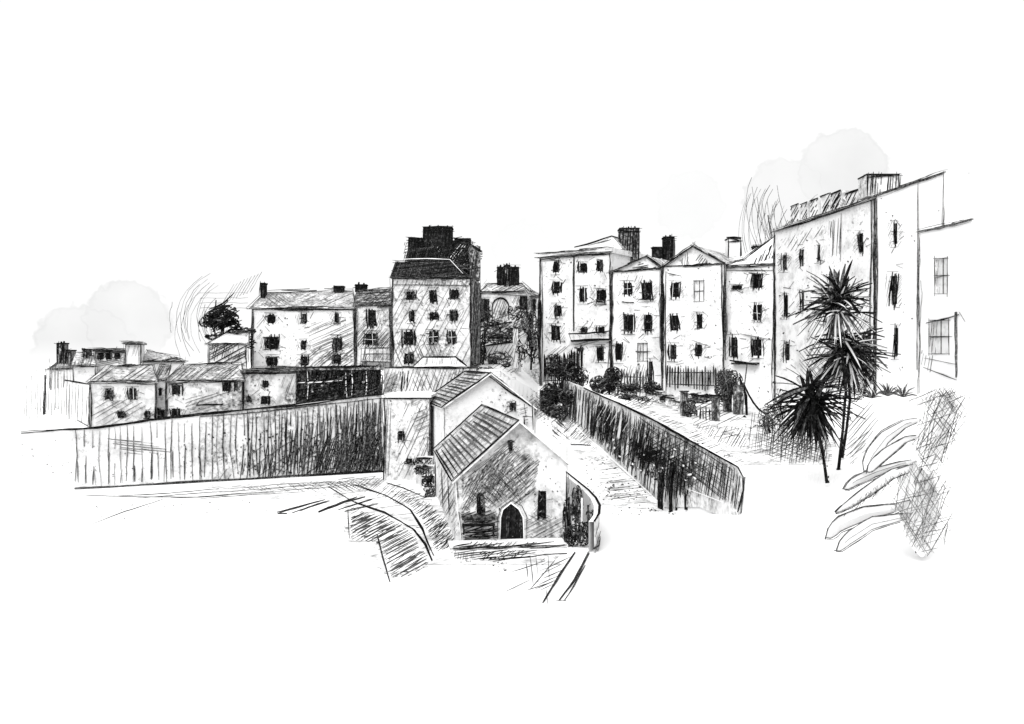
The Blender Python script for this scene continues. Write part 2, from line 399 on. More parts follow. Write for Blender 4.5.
# ================================================================== LEFT SIDE
# long harbour wall
hp = VP((60, WH0), (383, WH1))
m = M()
tp = [(20, 432.5), (90, 428), (200, 414), (300, 404.5), (383, 394)]; bt = [(20, 494), (90, 491), (200, 489), (300, 482), (383, 474)]
for i in range(4):
    P = [hp.at(*tp[i]), hp.at(*tp[i + 1]), hp.at(*bt[i + 1]), hp.at(*bt[i])]
    P[2].z = min(P[2].z, -.2); P[3].z = min(P[3].z, -.2)
    m.poly(P, 'rough_stone' if i > 1 else 'limewash')
    a, b = P[0], P[1]; m.poly([a, b, b - hp.n * .6, a - hp.n * .6], 'limewash')
    m.poly([q - hp.n * .6 for q in P], 'limewash')
m.stroke(hp.at, tp, 2.0, 'ink', .9, 2); m.stroke(hp.at, [(a, b + 3.5) for a, b in tp[2:]], 1.2, 'graphite', .8, 1)
by = lambda x: CY + 12 * F / (1 / (1 / WH0 + (1 / WH1 - 1 / WH0) * (x - 60) / 323)) - 1.2
m.stroke(hp.at, [(x_, by(x_)) for x_ in (75, 150, 230, 300, 383)], 1.7, 'graphite', .8, 2); m.stroke(hp.at, [(310, by(310)), (383, by(383))], 3.2, 'ink', .7, 2)
def wt(x): return 432 - (x - 20) * .105
def wb(x): return by(x)
x = 76
while x < 382:
    dens = max(0, (x - 230) / 150)
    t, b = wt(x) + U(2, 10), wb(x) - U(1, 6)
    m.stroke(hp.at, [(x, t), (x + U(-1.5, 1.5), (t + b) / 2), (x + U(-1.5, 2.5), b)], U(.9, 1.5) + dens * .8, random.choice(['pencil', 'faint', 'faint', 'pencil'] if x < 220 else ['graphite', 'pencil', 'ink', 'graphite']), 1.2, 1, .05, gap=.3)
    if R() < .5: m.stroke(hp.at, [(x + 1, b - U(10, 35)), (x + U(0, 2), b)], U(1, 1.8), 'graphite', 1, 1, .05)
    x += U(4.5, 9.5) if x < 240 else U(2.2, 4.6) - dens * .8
def shade(px, py): return max(0, min(1, (px - 200) / 170)) * max(.06, min(1, (py - 400) / 55)) ** 1.3  # shade drawn as hatching on the wall, densest at lower right
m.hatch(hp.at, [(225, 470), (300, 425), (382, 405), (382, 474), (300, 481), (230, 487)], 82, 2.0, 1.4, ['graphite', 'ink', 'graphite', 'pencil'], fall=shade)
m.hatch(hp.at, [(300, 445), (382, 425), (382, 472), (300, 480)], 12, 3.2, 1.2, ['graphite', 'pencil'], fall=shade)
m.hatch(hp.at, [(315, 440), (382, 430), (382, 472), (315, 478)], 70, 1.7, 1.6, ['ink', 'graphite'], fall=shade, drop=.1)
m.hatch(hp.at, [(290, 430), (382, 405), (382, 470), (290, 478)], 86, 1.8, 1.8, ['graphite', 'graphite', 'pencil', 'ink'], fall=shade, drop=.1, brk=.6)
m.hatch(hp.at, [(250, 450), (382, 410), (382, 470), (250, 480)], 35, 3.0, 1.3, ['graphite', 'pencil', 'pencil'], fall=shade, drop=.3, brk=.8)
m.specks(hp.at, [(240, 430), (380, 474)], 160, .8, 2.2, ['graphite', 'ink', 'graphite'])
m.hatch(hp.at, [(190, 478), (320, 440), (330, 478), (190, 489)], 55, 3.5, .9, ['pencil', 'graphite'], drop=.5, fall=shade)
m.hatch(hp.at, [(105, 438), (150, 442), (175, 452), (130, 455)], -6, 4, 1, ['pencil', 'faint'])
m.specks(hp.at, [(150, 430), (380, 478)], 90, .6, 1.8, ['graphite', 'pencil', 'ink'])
m.specks(hp.at, [(40, 436), (250, 480)], 40, .5, 1.3, ['pencil', 'faint'])
tag(m.build('harbour_wall'), 'long harbour wall with upright pencil strokes below the cottages on the left, darkest at its right end', 'wall')

# cottages on the wall
A1 = VP((90, 87), (155, 89.5))
th, ro, pl = house('cottage', 'white cottage with hipped roof at the far left end of the harbour wall', 'cottage', (90.3, 87), (155, 89.5), 383, 429, 9.0,
    wins=[(108.8, 393.8, 7, 13, 'd'), (132.7, 393.8, 9, 13, 'd'), (121, 414.5, 8, 8, 's'), (147.7, 414.5, 7, 8, 's')], wall='limewash_worn',
    roof=('ridge', (109, 366), (152, 365), 4.5, 4.5), rhatch=[(None, 35, 5, 1, ['graphite', 'pencil'])], ew=(2.4, 1.8, 2.2, 0),
    whatch=[([(92, 402), (125, 398), (150, 405), (120, 425), (92, 425)], 30, 5.5, .8, ['pencil', 'faint'])], group='cottages on the harbour wall')
# its left end wall carries boards
lp = VP((90.3, 87), (66, 97)); m = M()
zt = pl.uz(90.3, 383)[1]
m.poly([lp.p(0, zt - 6), lp.p(lp.L * .9, zt - 6), lp.p(lp.L * .9, zt - .1), lp.p(0, zt - .1)], 'limewash')
m.hatch(lp.at, [(66, 381), (89, 384), (89, 426), (66, 420)], 88, 4.5, 1.0, ['pencil', 'graphite', 'faint'])
m.stroke(lp.at, [(65, 380), (90, 384)], 1.8, 'ink', .6, 2); m.stroke(lp.at, [(78, 421), (89, 427)], 2, 'ink', .6, 1); m.stroke(lp.at, [(70, 383), (70, 420)], 1.1, 'graphite', .6, 1)
m.build('end_wall', th)
th, ro, pl = house('cottage', 'narrow link cottage between the two hipped cottages on the harbour wall', 'cottage', (155.6, 90.8), (166.2, 91.2), 380, 421, 6.0,
    wins=[(161, 414.5, 8, 12, 's'), (160.5, 392, 3.5, 8, 's')], roof=('ridge', (161, 365), (171, 365), 3, 3), rhatch=[(None, 60, 2.5, 1.2, ['ink', 'graphite'])], ew=(1.2, 1.6, 1.5, 0), group='cottages on the harbour wall', over=.05)
th, ro, pl = house('cottage', 'long white cottage with grey hatched roof, second hipped one along the harbour wall', 'cottage', (167, 89.8), (242, 92.5), 382, 417, 8.0,
    wins=[(176, 389.8, 11, 11, 'd'), (226.8, 387, 9, 10, 'd'), (236.5, 386, 3.5, 10, 's'), (176, 412, 11, 8, 's')],
    wall='limewash_worn', roof=('ridge', (182, 365.3), (241, 364), 4, 4), rhatch=[(None, 40, 3.2, .9, ['pencil', 'graphite', 'faint']), ([(184, 366), (240, 365), (240, 372), (180, 372)], 22, 3, .9, ['pencil'])],
    ew=(2.6, 1.4, 1.8, 0), whatch=[([(185, 395), (240, 390), (240, 408), (185, 414)], 18, 4, .9, ['pencil', 'faint', 'faint'])], group='cottages on the harbour wall', specks=25)
m = M(); m.stroke(pl.at, [(196, 405), (223, 404.5)], 1.8, 'ink', .5, 2); m.stroke(pl.at, [(196, 406), (200, 400)], 1.4, 'ink', .5, 1); m.build('lintel', th)
th, ro, pl = house('cottage', 'small flat roofed white cottage with an arched doorway, beside the dark boat shed', 'cottage', (244, 93.4), (296, 95.5), 373, 408, 6.5,
    wins=[(264.7, 384, 6, 8, 'd'), (248.5, 399, 5, 7, 's'), (266, 400, 9, 8, 'a')], wall='limewash_worn', roof=('flat', 3.2), roofmat='dark_stone', rhatch=[(None, 5, 1.5, 1, ['ink', 'graphite'])],
    ew=(1.4, 1.2, 1.5, 0), whatch=[([(280, 376), (296, 374), (296, 402), (284, 402)], 70, 3, .8, ['pencil', 'faint'])], group='cottages on the harbour wall', specks=12)
# dark boat shed
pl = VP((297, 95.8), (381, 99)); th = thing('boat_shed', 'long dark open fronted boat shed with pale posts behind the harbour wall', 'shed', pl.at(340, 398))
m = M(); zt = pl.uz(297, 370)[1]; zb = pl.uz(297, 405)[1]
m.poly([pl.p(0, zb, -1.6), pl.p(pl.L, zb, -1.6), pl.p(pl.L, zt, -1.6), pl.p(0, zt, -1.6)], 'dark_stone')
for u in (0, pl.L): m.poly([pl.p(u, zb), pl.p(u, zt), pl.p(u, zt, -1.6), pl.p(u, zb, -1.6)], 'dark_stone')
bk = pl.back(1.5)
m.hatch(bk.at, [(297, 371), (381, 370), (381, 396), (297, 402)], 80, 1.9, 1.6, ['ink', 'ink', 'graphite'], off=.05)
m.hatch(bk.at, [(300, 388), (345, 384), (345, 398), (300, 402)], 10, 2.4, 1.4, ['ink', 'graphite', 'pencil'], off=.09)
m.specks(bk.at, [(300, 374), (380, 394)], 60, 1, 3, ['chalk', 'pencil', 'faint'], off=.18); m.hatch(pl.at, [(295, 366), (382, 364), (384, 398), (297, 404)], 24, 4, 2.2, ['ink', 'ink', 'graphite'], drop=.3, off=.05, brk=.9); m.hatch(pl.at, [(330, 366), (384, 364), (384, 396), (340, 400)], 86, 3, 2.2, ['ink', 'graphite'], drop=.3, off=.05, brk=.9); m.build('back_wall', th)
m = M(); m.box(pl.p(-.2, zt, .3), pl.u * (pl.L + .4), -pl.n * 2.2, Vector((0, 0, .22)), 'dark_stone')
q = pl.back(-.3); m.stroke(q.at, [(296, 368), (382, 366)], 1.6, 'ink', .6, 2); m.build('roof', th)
for x in (307, 345.5, 350.5, 366):
    m = M(); y1 = 399 - (x - 297) * .03; m.stroke(pl.at, [(x, 371), (x + U(-1, 2), (371 + y1) / 2), (x + U(-1.5, 2), y1)], 1.2, 'chalk', .9, 1, .02); m.build('post', th)
m = M(); m.stroke(pl.at, [(297, 382.8), (325, 381.5), (345, 380)], 1.3, 'chalk', .4, 1, .03); m.build('rail', th)

# skyline roofs far left
G2 = 'roofs on the skyline behind the cottages'
th, ro, pl = house('far_house', 'distant house with two tall chimneys at the left end of the skyline', 'house', (50, 104), (86, 106), 369, 400, 7.0, roof=('ridge', (60, 361), (80, 360), 3, 3), group=G2,
    rhatch=[(None, 60, 3, 1, ['pencil', 'graphite'])], ew=(.9, 0, 1.4, 0), emats=('graphite', 'pencil'), whatch=[([(52, 370), (66, 372), (66, 400), (52, 400)], 88, 4.5, .8, ['faint', 'pencil', 'faint'])])
chimney(ro, 57.5, 63.5, 344, 364, 106, mt='dark_stone', pots=2); chimney(ro, 67, 71, 351, 364, 106, mt='dark_stone')
th, ro, pl = house('far_house', 'low distant house with a dark row of windows under a flat skyline roof', 'house', (95, 104), (128, 105), 351.5, 395, 7.0, wins=[(100.5, 356, 5, 7, 'b'), (109, 356, 6, 7, 'b'), (117, 356, 5, 6, 'b')], roof=('flat', 2.2), roofmat='dark_slate', group=G2, ew=(1.5, 0, 1.5, 0), wall='limewash_worn',
    whatch=[([(97, 358), (126, 358), (126, 366), (97, 366)], 12, 2.4, 1, ['graphite', 'pencil'])])
th, ro, pl = house('far_house', 'pale box shaped house standing tallest on the left skyline', 'house', (125.2, 101), (140.6, 101.5), 344, 400, 6.0, roof=('flat', 1.8), group=G2, ew=(1.1, 1.6, 1, 0), whatch=[([(126, 344), (140, 344), (140, 356), (126, 356)], 75, 3, .7, ['faint', 'pencil'])])
th, ro, pl = house('far_house', 'low distant house under a dark sloping roof right of the pale box shaped house', 'house', (142, 104), (184, 106), 362, 395, 7.0, roof=('ridge', (148, 350.5), (176, 357.5), 3.5, 3.5), group=G2, ew=(1, 1, 1.4, 0),
    rhatch=[(None, 10, 2.4, 1.2, ['graphite', 'pencil', 'ink']), ([(158, 353), (184, 360), (184, 364), (160, 361)], 10, 1.7, 1.6, ['ink', 'graphite'])])
th, ro, pl = house('far_house', 'small gabled skyline house with a stub chimney, second from the left', 'house', (73, 101), (95, 101.8), 366, 398, 5.0, roof=('ridge', (76, 353), (93, 355), 2.5, 2.5), group=G2, ew=(1, 1, 1.3, 0), rhatch=[(None, 75, 2.6, 1.1, ['graphite', 'pencil'])])
chimney(ro, 83, 87, 350, 358, 103, mt='dark_stone')

# shed and tree by the big terrace
th, ro, pl = house('garden_shed', 'small dark shed under the windswept tree', 'shed', (209, 103.5), (246, 104.5), 344, 366, 4.0, wall='limewash', roof=('ridge', (226, 333), (250, 332.5), 3, 3.6), ew=(1.4, 1.6, 1.6, 1), rw=1.3, roofmat='limewash',
    whatch=[(None, 28, 2.2, 1.4, ['ink', 'graphite', 'ink']), ([(212, 345), (240, 344), (240, 360), (212, 361)], 75, 2.4, 1.3, ['ink', 'graphite'])])
def scribble(m, c, rx, ry, rz, n, mats, r0, r1, curl=2.2, pts=7, flat=0.6):
    for _ in range(n):
        while True:
            p = Vector((U(-1, 1), U(-1, 1), U(-1, 1)))
            if p.length < 1: break
        d = Vector((U(-1, 1), U(-.6, .6), U(-1, 1) * flat)).normalized(); P = []; rr = []; st = U(.12, .3)
        q = p.copy()
        for k in range(pts):
            P.append(c + Vector((q.x * rx, q.y * ry, q.z * rz)))
            rr.append(U(r0, r1) * (1 - .5 * abs(k - pts / 2) / (pts / 2)))
            d = (d + Vector((U(-1, 1), U(-1, 1), U(-1, 1))) * .35 * curl * .4).normalized(); q = q + d * st
            if q.length > 1.1: q *= 1.05 / q.length
        m.tube(P, rr, random.choice(mats))
th = thing('tree', 'dark windswept tree leaning to the right, left of the big white terrace', 'tree', W(224, 352, 107))
m = M(); m.tube([W(224, 358, 107), W(223.5, 345, 107), W(222, 334, 107), W(224, 322, 107)], [.35, .3, .25, .15], 'ink', 6)
m.tube([W(222.5, 336, 107), W(230, 330, 107), W(238, 329, 107)], [.2, .16, .1], 'ink', 5); m.tube([W(223, 330, 107), W(214, 322, 107)], [.2, .1], 'ink', 5); m.build('trunk', th)
m = M()
for (a, b, rx, rz, n) in ((221, 318, 2.0, .9, 60), (213, 321, 1.1, 1.2, 44), (230, 324, 1.2, .6, 34), (242, 331, 1.6, .45, 40), (224, 310, 1.4, .6, 24), (238, 338, 1.6, .5, 40), (246, 344, 1.2, .7, 30), (216, 336, 1.2, .6, 26), (207, 322, .8, .8, 20)):
    scribble(m, W(a, b, 107), rx, 1.0, rz, n, ['leaf_dark', 'leaf_dark', 'ink', 'leaf_grey'], .05, .14)
for k in range(34):                                       # foliage combed to the right by the wind
    x, y = U(205, 226), U(308, 331); l_ = U(8, 22); dy = U(-1.4, 1.4)
    m.tube([W(x, y, 107 + dy), W(x + l_ * .5, y - l_ * .22 + U(-1, 1), 107 + dy), W(x + l_, y - l_ * U(.3, .75), 107 + dy)], [.08, U(.1, .2), .05], random.choice(['leaf_dark', 'ink']))
m.build('crown', th)
def sky_hatch_tree(label, base, Y, arcs, trunk, w=.9, mats=('pencil', 'faint', 'graphite')):  # pencil hatching of the sky, shaped as twigs on a trunk
    th = thing('sky_hatch_tree', label, 'tree', W(base[0], base[1], Y))
    m = M(); m.tube([W(*p, Y) for p in trunk], [.16 - .1 * i / len(trunk) for i in range(len(trunk))], 'graphite', 5); m.build('trunk', th)
    m = M()
    for A in arcs:
        dy = U(-2.5, 2.5); P = [W(x, y, Y + dy * i / len(A)) for i, (x, y) in enumerate(A)]
        m.tube(P, [.5 * w * Y / F * U(.6, 1.1) for _ in P], random.choice(mats))
    m.build('crown', th)
arcs = []
for i in range(26):
    r_ = 14 + i * 1.9 + U(-1, 1); a0, a1 = U(2.2, 2.7), U(3.4, 4.3); a0 += i * .01
    cx_, cy_ = U(-9, 9), U(-9, 9); arcs.append([(238 + cx_ + U(-.7, .7) + r_ * 1.0 * math.cos(a0 + (a1 - a0) * q / 7), 326 + cy_ + r_ * .95 * math.sin(a0 + (a1 - a0) * q / 7)) for q in range(8)])
for i in range(9):
    x = 222 + i * 3.5; arcs.append([(x + q * 2.4, 304 - i * 1.5 - q * 4 + U(-.5, .5)) for q in range(6)])
for i in range(4): arcs.append([(200 + q * 8, 293 + i * 5 + U(-.6, .6)) for q in range(7)])
sky_hatch_tree('sky hatching of thin arching strokes shaped as a bare tree, spreading behind the windswept dark tree', (218, 356), 114, arcs, [(218, 360), (216, 345), (214, 325), (216, 300)], .55, ('pencil', 'faint', 'pencil'))
arcs = []
for i in range(17):
    x0 = 24 + i * 2.7 + U(-1, 1); t = 392 - i * 2.5 + U(-14, 14); arcs.append([(x0 + U(-.5, .5), t + (U(408, 424) - t) * q / 5) for q in range(6)])
sky_hatch_tree('faint upright hatching shaped as a leafless tree at the far left edge of the town', (44, 424), 98, arcs, [(44, 426), (44, 410), (45, 392), (45, 375)], .8, ('faint', 'faint', 'pencil'))

# big white terrace
th, ro, pl = house('terrace_house', 'broad white three storey house with pale roof in the left middle of the town', 'house', (252, 110), (355, 111), 308.5, 367, 10.0,
    wins=[(271, 319, 8, 10, 'd'), (304, 318.5, 7, 11, 'd'), (337, 318, 5, 11, 'd'), (272, 342.6, 15, 14, 'd'), (303.4, 345, 6, 10, 'd'), (337.6, 344, 9, 15, 'd'), (272.5, 361.4, 12, 10, 'd'), (304, 361, 9, 11, 'd'), (337.4, 359, 8, 11, 'd')],
    roof=('ridge', (265.5, 292), (352, 291), 5, 5), rhatch=[([(256, 306), (266, 293), (305, 293), (280, 306)], 55, 2.8, .9, ['graphite', 'pencil']), ([(266, 293), (300, 293), (290, 306), (262, 306)], -35, 3, .8, ['pencil', 'faint']), ([(300, 293), (352, 292), (354, 305), (300, 306)], 25, 5, .8, ['faint', 'pencil'])],
    ew=(2.4, 2.6, 2.2, 1.4), whatch=[([(300, 322), (355, 318), (355, 366), (318, 366)], 24, 3, .8, ['pencil', 'faint', 'pencil']), ([(310, 350), (355, 340), (355, 366), (306, 367)], 40, 2.6, .9, ['graphite', 'pencil', 'faint']), ([(256, 316), (275, 312), (262, 330), (256, 350)], 50, 4, .8, ['faint'])], specks=30)
chimney(ro, 261, 264.5, 284, 298, 113); chimney(ro, 334, 343, 287, 292, 115, hat=False)
th, ro, pl = house('terrace_house', 'narrow dark roofed house with a lattice balcony, right of the broad white house', 'house', (356, 110), (391, 110.4), 305.5, 367, 10.0,
    wins=[(372, 318, 10, 19, 'd'), (371, 339, 14, 13, 'd')], wall='limewash_worn', roof=('ridge', (357, 291.5), (391, 289), 5, 5), roofmat='dark_stone', rhatch=[([(362, 292), (390, 291), (390, 304), (362, 304)], 6, 2.2, 1.5, ['ink', 'graphite', 'pencil']), (None, 40, 3.4, 1, ['graphite', 'pencil'])],
    ew=(1.6, 2.6, 1.8, 0), whatch=[([(357, 322), (390, 330), (390, 350), (357, 350)], 50, 2.8, .9, ['pencil', 'graphite']), ([(357, 340), (367, 340), (367, 367), (357, 367)], 80, 2, 1.3, ['graphite', 'ink'])])
chimney(ro, 355.5, 366, 285.5, 292, 115, hat=False, pots=2)
q = pl.back(-1.2); m = M(); ua, za = q.uz(361, 349); ub, zb = q.uz(391, 362)
m.box(q.p(ua, zb), q.u * (ub - ua), -q.n * 1.15, Vector((0, 0, .18)), 'limewash')
for x in [361 + 4.3 * i for i in range(8)]: m.stroke(q.at, [(x, 349), (x + U(-.5, .5), 362)], 1.5, random.choice(['ink', 'graphite']), .4, 1, .02)
for y in (348.5, 354, 361.5): m.stroke(q.at, [(360.5, y), (391, y + U(-.5, .5))], 1.5, 'ink', .5, 1, .03)
m.hatch(q.at, [(363, 354), (391, 354), (391, 361), (363, 361)], 60, 3, 1, ['graphite', 'ink']); m.build('balcony', th)

# ================================================================== CENTRE
th, ro, pl = house('tall_house', 'tall four storey white house with nine dark windows and a black mansard roof, mid town', 'house', (392, 108.5), (470.5, 108.5), 278, 367, 11.0,
    wins=[(411, 295.8, 10, 10, 'd'), (433.4, 296, 7, 14, 'd'), (453.8, 294.5, 9, 11, 'd'), (411.8, 316.4, 7, 12, 'd'), (433.4, 316, 9, 9, 'd'), (453.3, 315.7, 10, 12, 'd'), (408.5, 338, 13, 15, 'd'), (433.4, 336.8, 11, 13, 'd'), (452, 337.3, 9, 14, 'd'), (409.8, 358.5, 11, 12, 's')],
    roof=('ridge', (395.5, 262), (452, 262.3), 3, 8), roofmat='dark_slate', rhatch=[(None, 6, 2.0, 1.5, ['ink', 'ink', 'graphite']), (None, 70, 4, 1.2, ['ink', 'pencil'])], ew=(2.4, 2.6, 2.4, 1.4),
    wall='limewash_worn', whatch=[(None, 62, 6, .8, ['faint', 'pencil', 'faint'], .3), ([(394, 286), (469, 286), (469, 280), (394, 280)], 75, 4, .8, ['pencil']), ([(394, 340), (440, 335), (440, 366), (394, 366)], -68, 3.6, .9, ['pencil', 'graphite', 'faint'])], specks=30)
q = tri_plane(pl.p(0, 0) * 0 + W(392, 278, 108.2), W(470, 278, 108.2), W(452, 262.3, 111)); m = M()
m.stroke(q.at, [(396, 262.3), (425, 261.5), (450, 262.3), (463, 276)], .9, 'chalk', .6, 1, .35); m.stroke(pl.at, [(392, 284.8), (470, 284.8)], 1.2, 'graphite', .6, 1, .1); m.build('roof_highlight', th)  # chalk stroke draws the roof edge highlight; graphite line follows the cornice
q = pl.back(-1.6); m = M()       # lean-to porch
a, b, c, d = q.at(414, 366.5), q.at(467, 366.5), pl.at(455, 357), pl.at(423, 357)
m.poly([a, b, c, d], 'limewash'); pq = tri_plane(a, b, c); m.hatch(pq.at, [(415, 366), (424, 358), (454, 358), (466, 366)], 80, 3.0, 1.0, ['ground_graphite', 'ground_pencil'], off=.12)
for e in (((414, 366), (423, 357)), ((423, 357), (455, 357)), ((455, 357), (467, 366.5))): m.stroke(pq.at, list(e), 2, 'ink', .6, 2, .06)
m.poly([q.at(414, 366.5), q.at(467, 366.5), q.at(467, 372), q.at(414, 372)], 'limewash_worn'); m.build('porch_roof', th)
sp = VP((471.2, 108.6), (480, 117)); m = M(); zt = sp.uz(471.2, 277)[1]; zb = sp.uz(471.2, 368)[1]
m.poly([sp.p(0, zb), sp.p(sp.L, zb), sp.p(sp.L, zt), sp.p(0, zt)], 'dark_stone')
m.hatch(sp.at, [(471.5, 280), (479, 283), (479, 364), (471.5, 366)], 85, 1.9, 1.3, ['ink', 'graphite', 'graphite']); m.stroke(sp.at, [(479.5, 280), (480, 364)], 1.2, 'graphite', .5, 1); m.build('side_wall', th)
# roof mass behind
th, ro, pl = house('large_roof_house', 'house almost all black roof with a broad chimney stack rising behind the tall white house', 'house', (409, 121), (476, 121), 268, 340, 9.0,
    wall='dark_slate', roof=('ridge', (411, 240), (466, 241), 3.5, 6), roofmat='dark_slate', ew=(2, 2, 1, 0), rhatch=[([(404, 240), (470, 237), (484, 252), (478, 270), (403, 271)], 12, 2.2, 2.0, ['ink', 'ink', 'graphite']), ([(404, 242), (470, 238), (481, 250), (478, 271), (404, 271)], 76, 2.6, 1.8, ['ink', 'graphite']), (None, 70, 2.4, 1.6, ['ink', 'graphite', 'ink']), ([(436, 243), (466, 242), (474, 266), (440, 266)], 52, 3.4, 1.1, ['chalk', 'faint', 'chalk', 'pencil'])],  # chalk strokes draw highlights on the black roof
    whatch=[(None, 80, 2.2, 1.6, ['ink', 'graphite'])])
chimney(ro, 423.5, 452, 228, 246, 123.5, 2.2, pots=3); chimney(ro, 409, 422, 239, 254, 123.5, 1.6); chimney(ro, 455, 470, 239.5, 246, 124, 1.5, hat=False)
m = M(); q = VP((471, 120.6), (482, 120.8)); ua, za = q.uz(470, 246); ub, zb = q.uz(480.5, 280)
m.box(q.p(ua, zb), q.u * (ub - ua), -q.n * 3, Vector((0, 0, za - zb)), 'dark_stone'); m.hatch(q.at, [(470, 247), (481, 250), (481, 280), (470, 280)], 82, 2, 1.4, ['ink', 'graphite']); m.stroke(q.at, [(470, 244), (482, 252)], 2.2, 'ink', .8, 2); m.build('dormer', th)
# arched house up the street
th, ro, pl = house('arched_house', 'small house with a white arch and clustered chimneys up the street between the tall houses', 'house', (481, 148), (530, 148), 292.5, 340, 9.0,
    wins=[(485.5, 310, 8, 22, 'b'), (524, 303, 7, 14, 'b')], wall='limewash_worn', roof=('ridge', (488, 283), (522, 283.5), 4, 4), roofmat='pale_slate', rhatch=[(None, 25, 2.6, 1, ['graphite', 'pencil'])], ew=(1.6, 1.4, 1.8, 0),
    whatch=[([(512, 296), (530, 296), (530, 335), (512, 335)], 65, 2.6, 1, ['graphite', 'pencil']), ([(482, 320), (530, 318), (530, 338), (482, 338)], 30, 3, .9, ['pencil', 'graphite'])])
m = M(); P = [(492.5, 320)] + [(500.5 - 8 * math.cos(t * math.pi / 8), 306 - 8 * math.sin(t * math.pi / 8)) for t in range(9)] + [(508.5, 320)]
m.poly([pl.at(x, y, .06) for x, y in P], 'limewash_worn'); m.hatch(pl.at, P, 70, 3, 1, ['pencil', 'graphite', 'faint'], off=.09); m.stroke(pl.at, P, 1.6, 'ink', .5, 2, .1); m.stroke(pl.at, [(492, 320), (509, 314)], 1, 'graphite', .5, 1, .1); m.build('arch', th)
chimney(ro, 497.5, 503, 268, 287, 151, pots=1); chimney(ro, 504.5, 509.5, 266, 287, 150.5, mt='dark_stone', pots=1); chimney(ro, 511, 518.5, 268, 287, 151, pots=1)
th, ro, pl = house('far_house', 'tiny dark railed house tucked against the left side of the tall corner block', 'house', (531, 141), (541, 141), 297, 345, 6.0, wins=[(534, 305, 4, 12, 'b')], wall='limewash_worn', roof=('ridge', (524, 289), (541, 296), 3, 3), roofmat='dark_stone', ew=(1.4, .8, 1.5, 0), rhatch=[(None, 30, 2, 1.1, ['ink', 'graphite'])], whatch=[(None, 85, 3, 1, ['graphite', 'ink'])])

# street walls and shrubs in the gap
def low_wall(name, label, cat, A, B, top, bot, mt='limewash', hat=(), top2=None, bot2=None, thick=.5, w=1.6, kind=None):
    pl = VP(A, B); m = M(); top2 = top if top2 is None else top2; bot2 = bot if bot2 is None else bot2
    P = [pl.at(A[0], top), pl.at(B[0], top2), pl.at(B[0], bot2), pl.at(A[0], bot)]; Q = [p - pl.n * thick for p in P]
    m.poly(P, mt); m.poly(Q[::-1], mt); m.poly([P[0], Q[0], Q[1], P[1]], mt); m.poly([P[1], Q[1], Q[2], P[2]], mt); m.poly([P[0], P[3], Q[3], Q[0]], mt)
    m.stroke(pl.at, [(A[0], top), (B[0], top2)], w, 'ink', .7, 2)
    for h in hat: m.hatch(pl.at, h[0] or [(A[0], top), (B[0], top2), (B[0], bot2), (A[0], bot)], *h[1:4], h[4])
    return tag(m.build(name, None, P[3].copy()), label, cat), pl
low_wall('garden_wall', 'upper stepped street wall below the arched house', 'wall', (478, 138), (512, 136), 327, 345, hat=[(None, 30, 3.4, .9, ['pencil', 'graphite'])], top2=322, bot2=345)
low_wall('garden_wall', 'lower street wall curving below the arched house, nearer the chapel roofs', 'wall', (478, 126), (520, 124), 347, 372, hat=[(None, 60, 4, .9, ['pencil', 'graphite', 'faint'])], top2=341, bot2=372)
low_wall('gate_pillar', 'pale stone gate pillar on the steep street in the middle of the town', 'pillar', (513, 122), (518, 122), 328, 368, hat=[(None, 80, 1.8, 1.2, ['ink', 'graphite'])])
def shrub(name, label, cells, mats=('leaf_dark', 'ink', 'leaf_grey', 'graphite'), group=None, stem=None, r=(.04, .11)):
    a, b, Y = cells[0][:3]; th = thing(name, label, 'shrub', W(stem[0], stem[1], Y) if stem else W(a, b + cells[0][4], Y), group)
    if stem:
        k = M(); k.tube([W(stem[0], stem[1], Y), W((stem[0] + a) / 2 + 1, (stem[1] + b) / 2, Y), W(a, b, Y)], [.16, .12, .06], 'ink', 5); k.build('stem', th)
    m = M()
    for (x, y, Y, rx, ry, n) in cells:
        s = Y / F; scribble(m, W(x, y, Y), rx * s, .8 * rx * s, ry * s, n, list(mats), r[0] * Y / 100, r[1] * Y / 100)
    m.build('foliage', th)
GS = 'scribbled shrubs on the steep street'
shrub('shrub', 'dark shrub at the foot of the tall white house side wall', [(484, 332, 125, 6, 13, 50), (480, 355, 118, 6, 14, 70)], group=GS, stem=(483, 368))
shrub('shrub', 'tall tangled shrub growing up beside the corner block', [(530, 322, 128, 8, 12, 46), (533, 345, 126, 7, 18, 70), (522, 352, 122, 6, 14, 36)], group=GS, stem=(531, 370))
shrub('shrub', 'loose low shrub spilling over the lower street wall', [(500, 338, 130, 12, 6, 60), (512, 333, 130, 8, 7, 50), (500, 360, 119, 12, 9, 70)], ('leaf_grey', 'graphite', 'pencil', 'leaf_dark'), group=GS, stem=(503, 370))
shrub('shrub', 'flat dark shrub along the top of the upper street wall', [(498, 325, 136, 12, 5, 40), (516, 312, 140, 8, 8, 34), (488, 314, 143, 4, 8, 16)], ('leaf_grey', 'graphite', 'leaf_dark'), group=GS, stem=(500, 333))
shrub('shrub', 'dark shrub behind the ridge of the chapel hall', [(486, 372, 112, 8, 6, 40), (474, 366, 109, 6, 5, 30)], group=GS, stem=(484, 380))

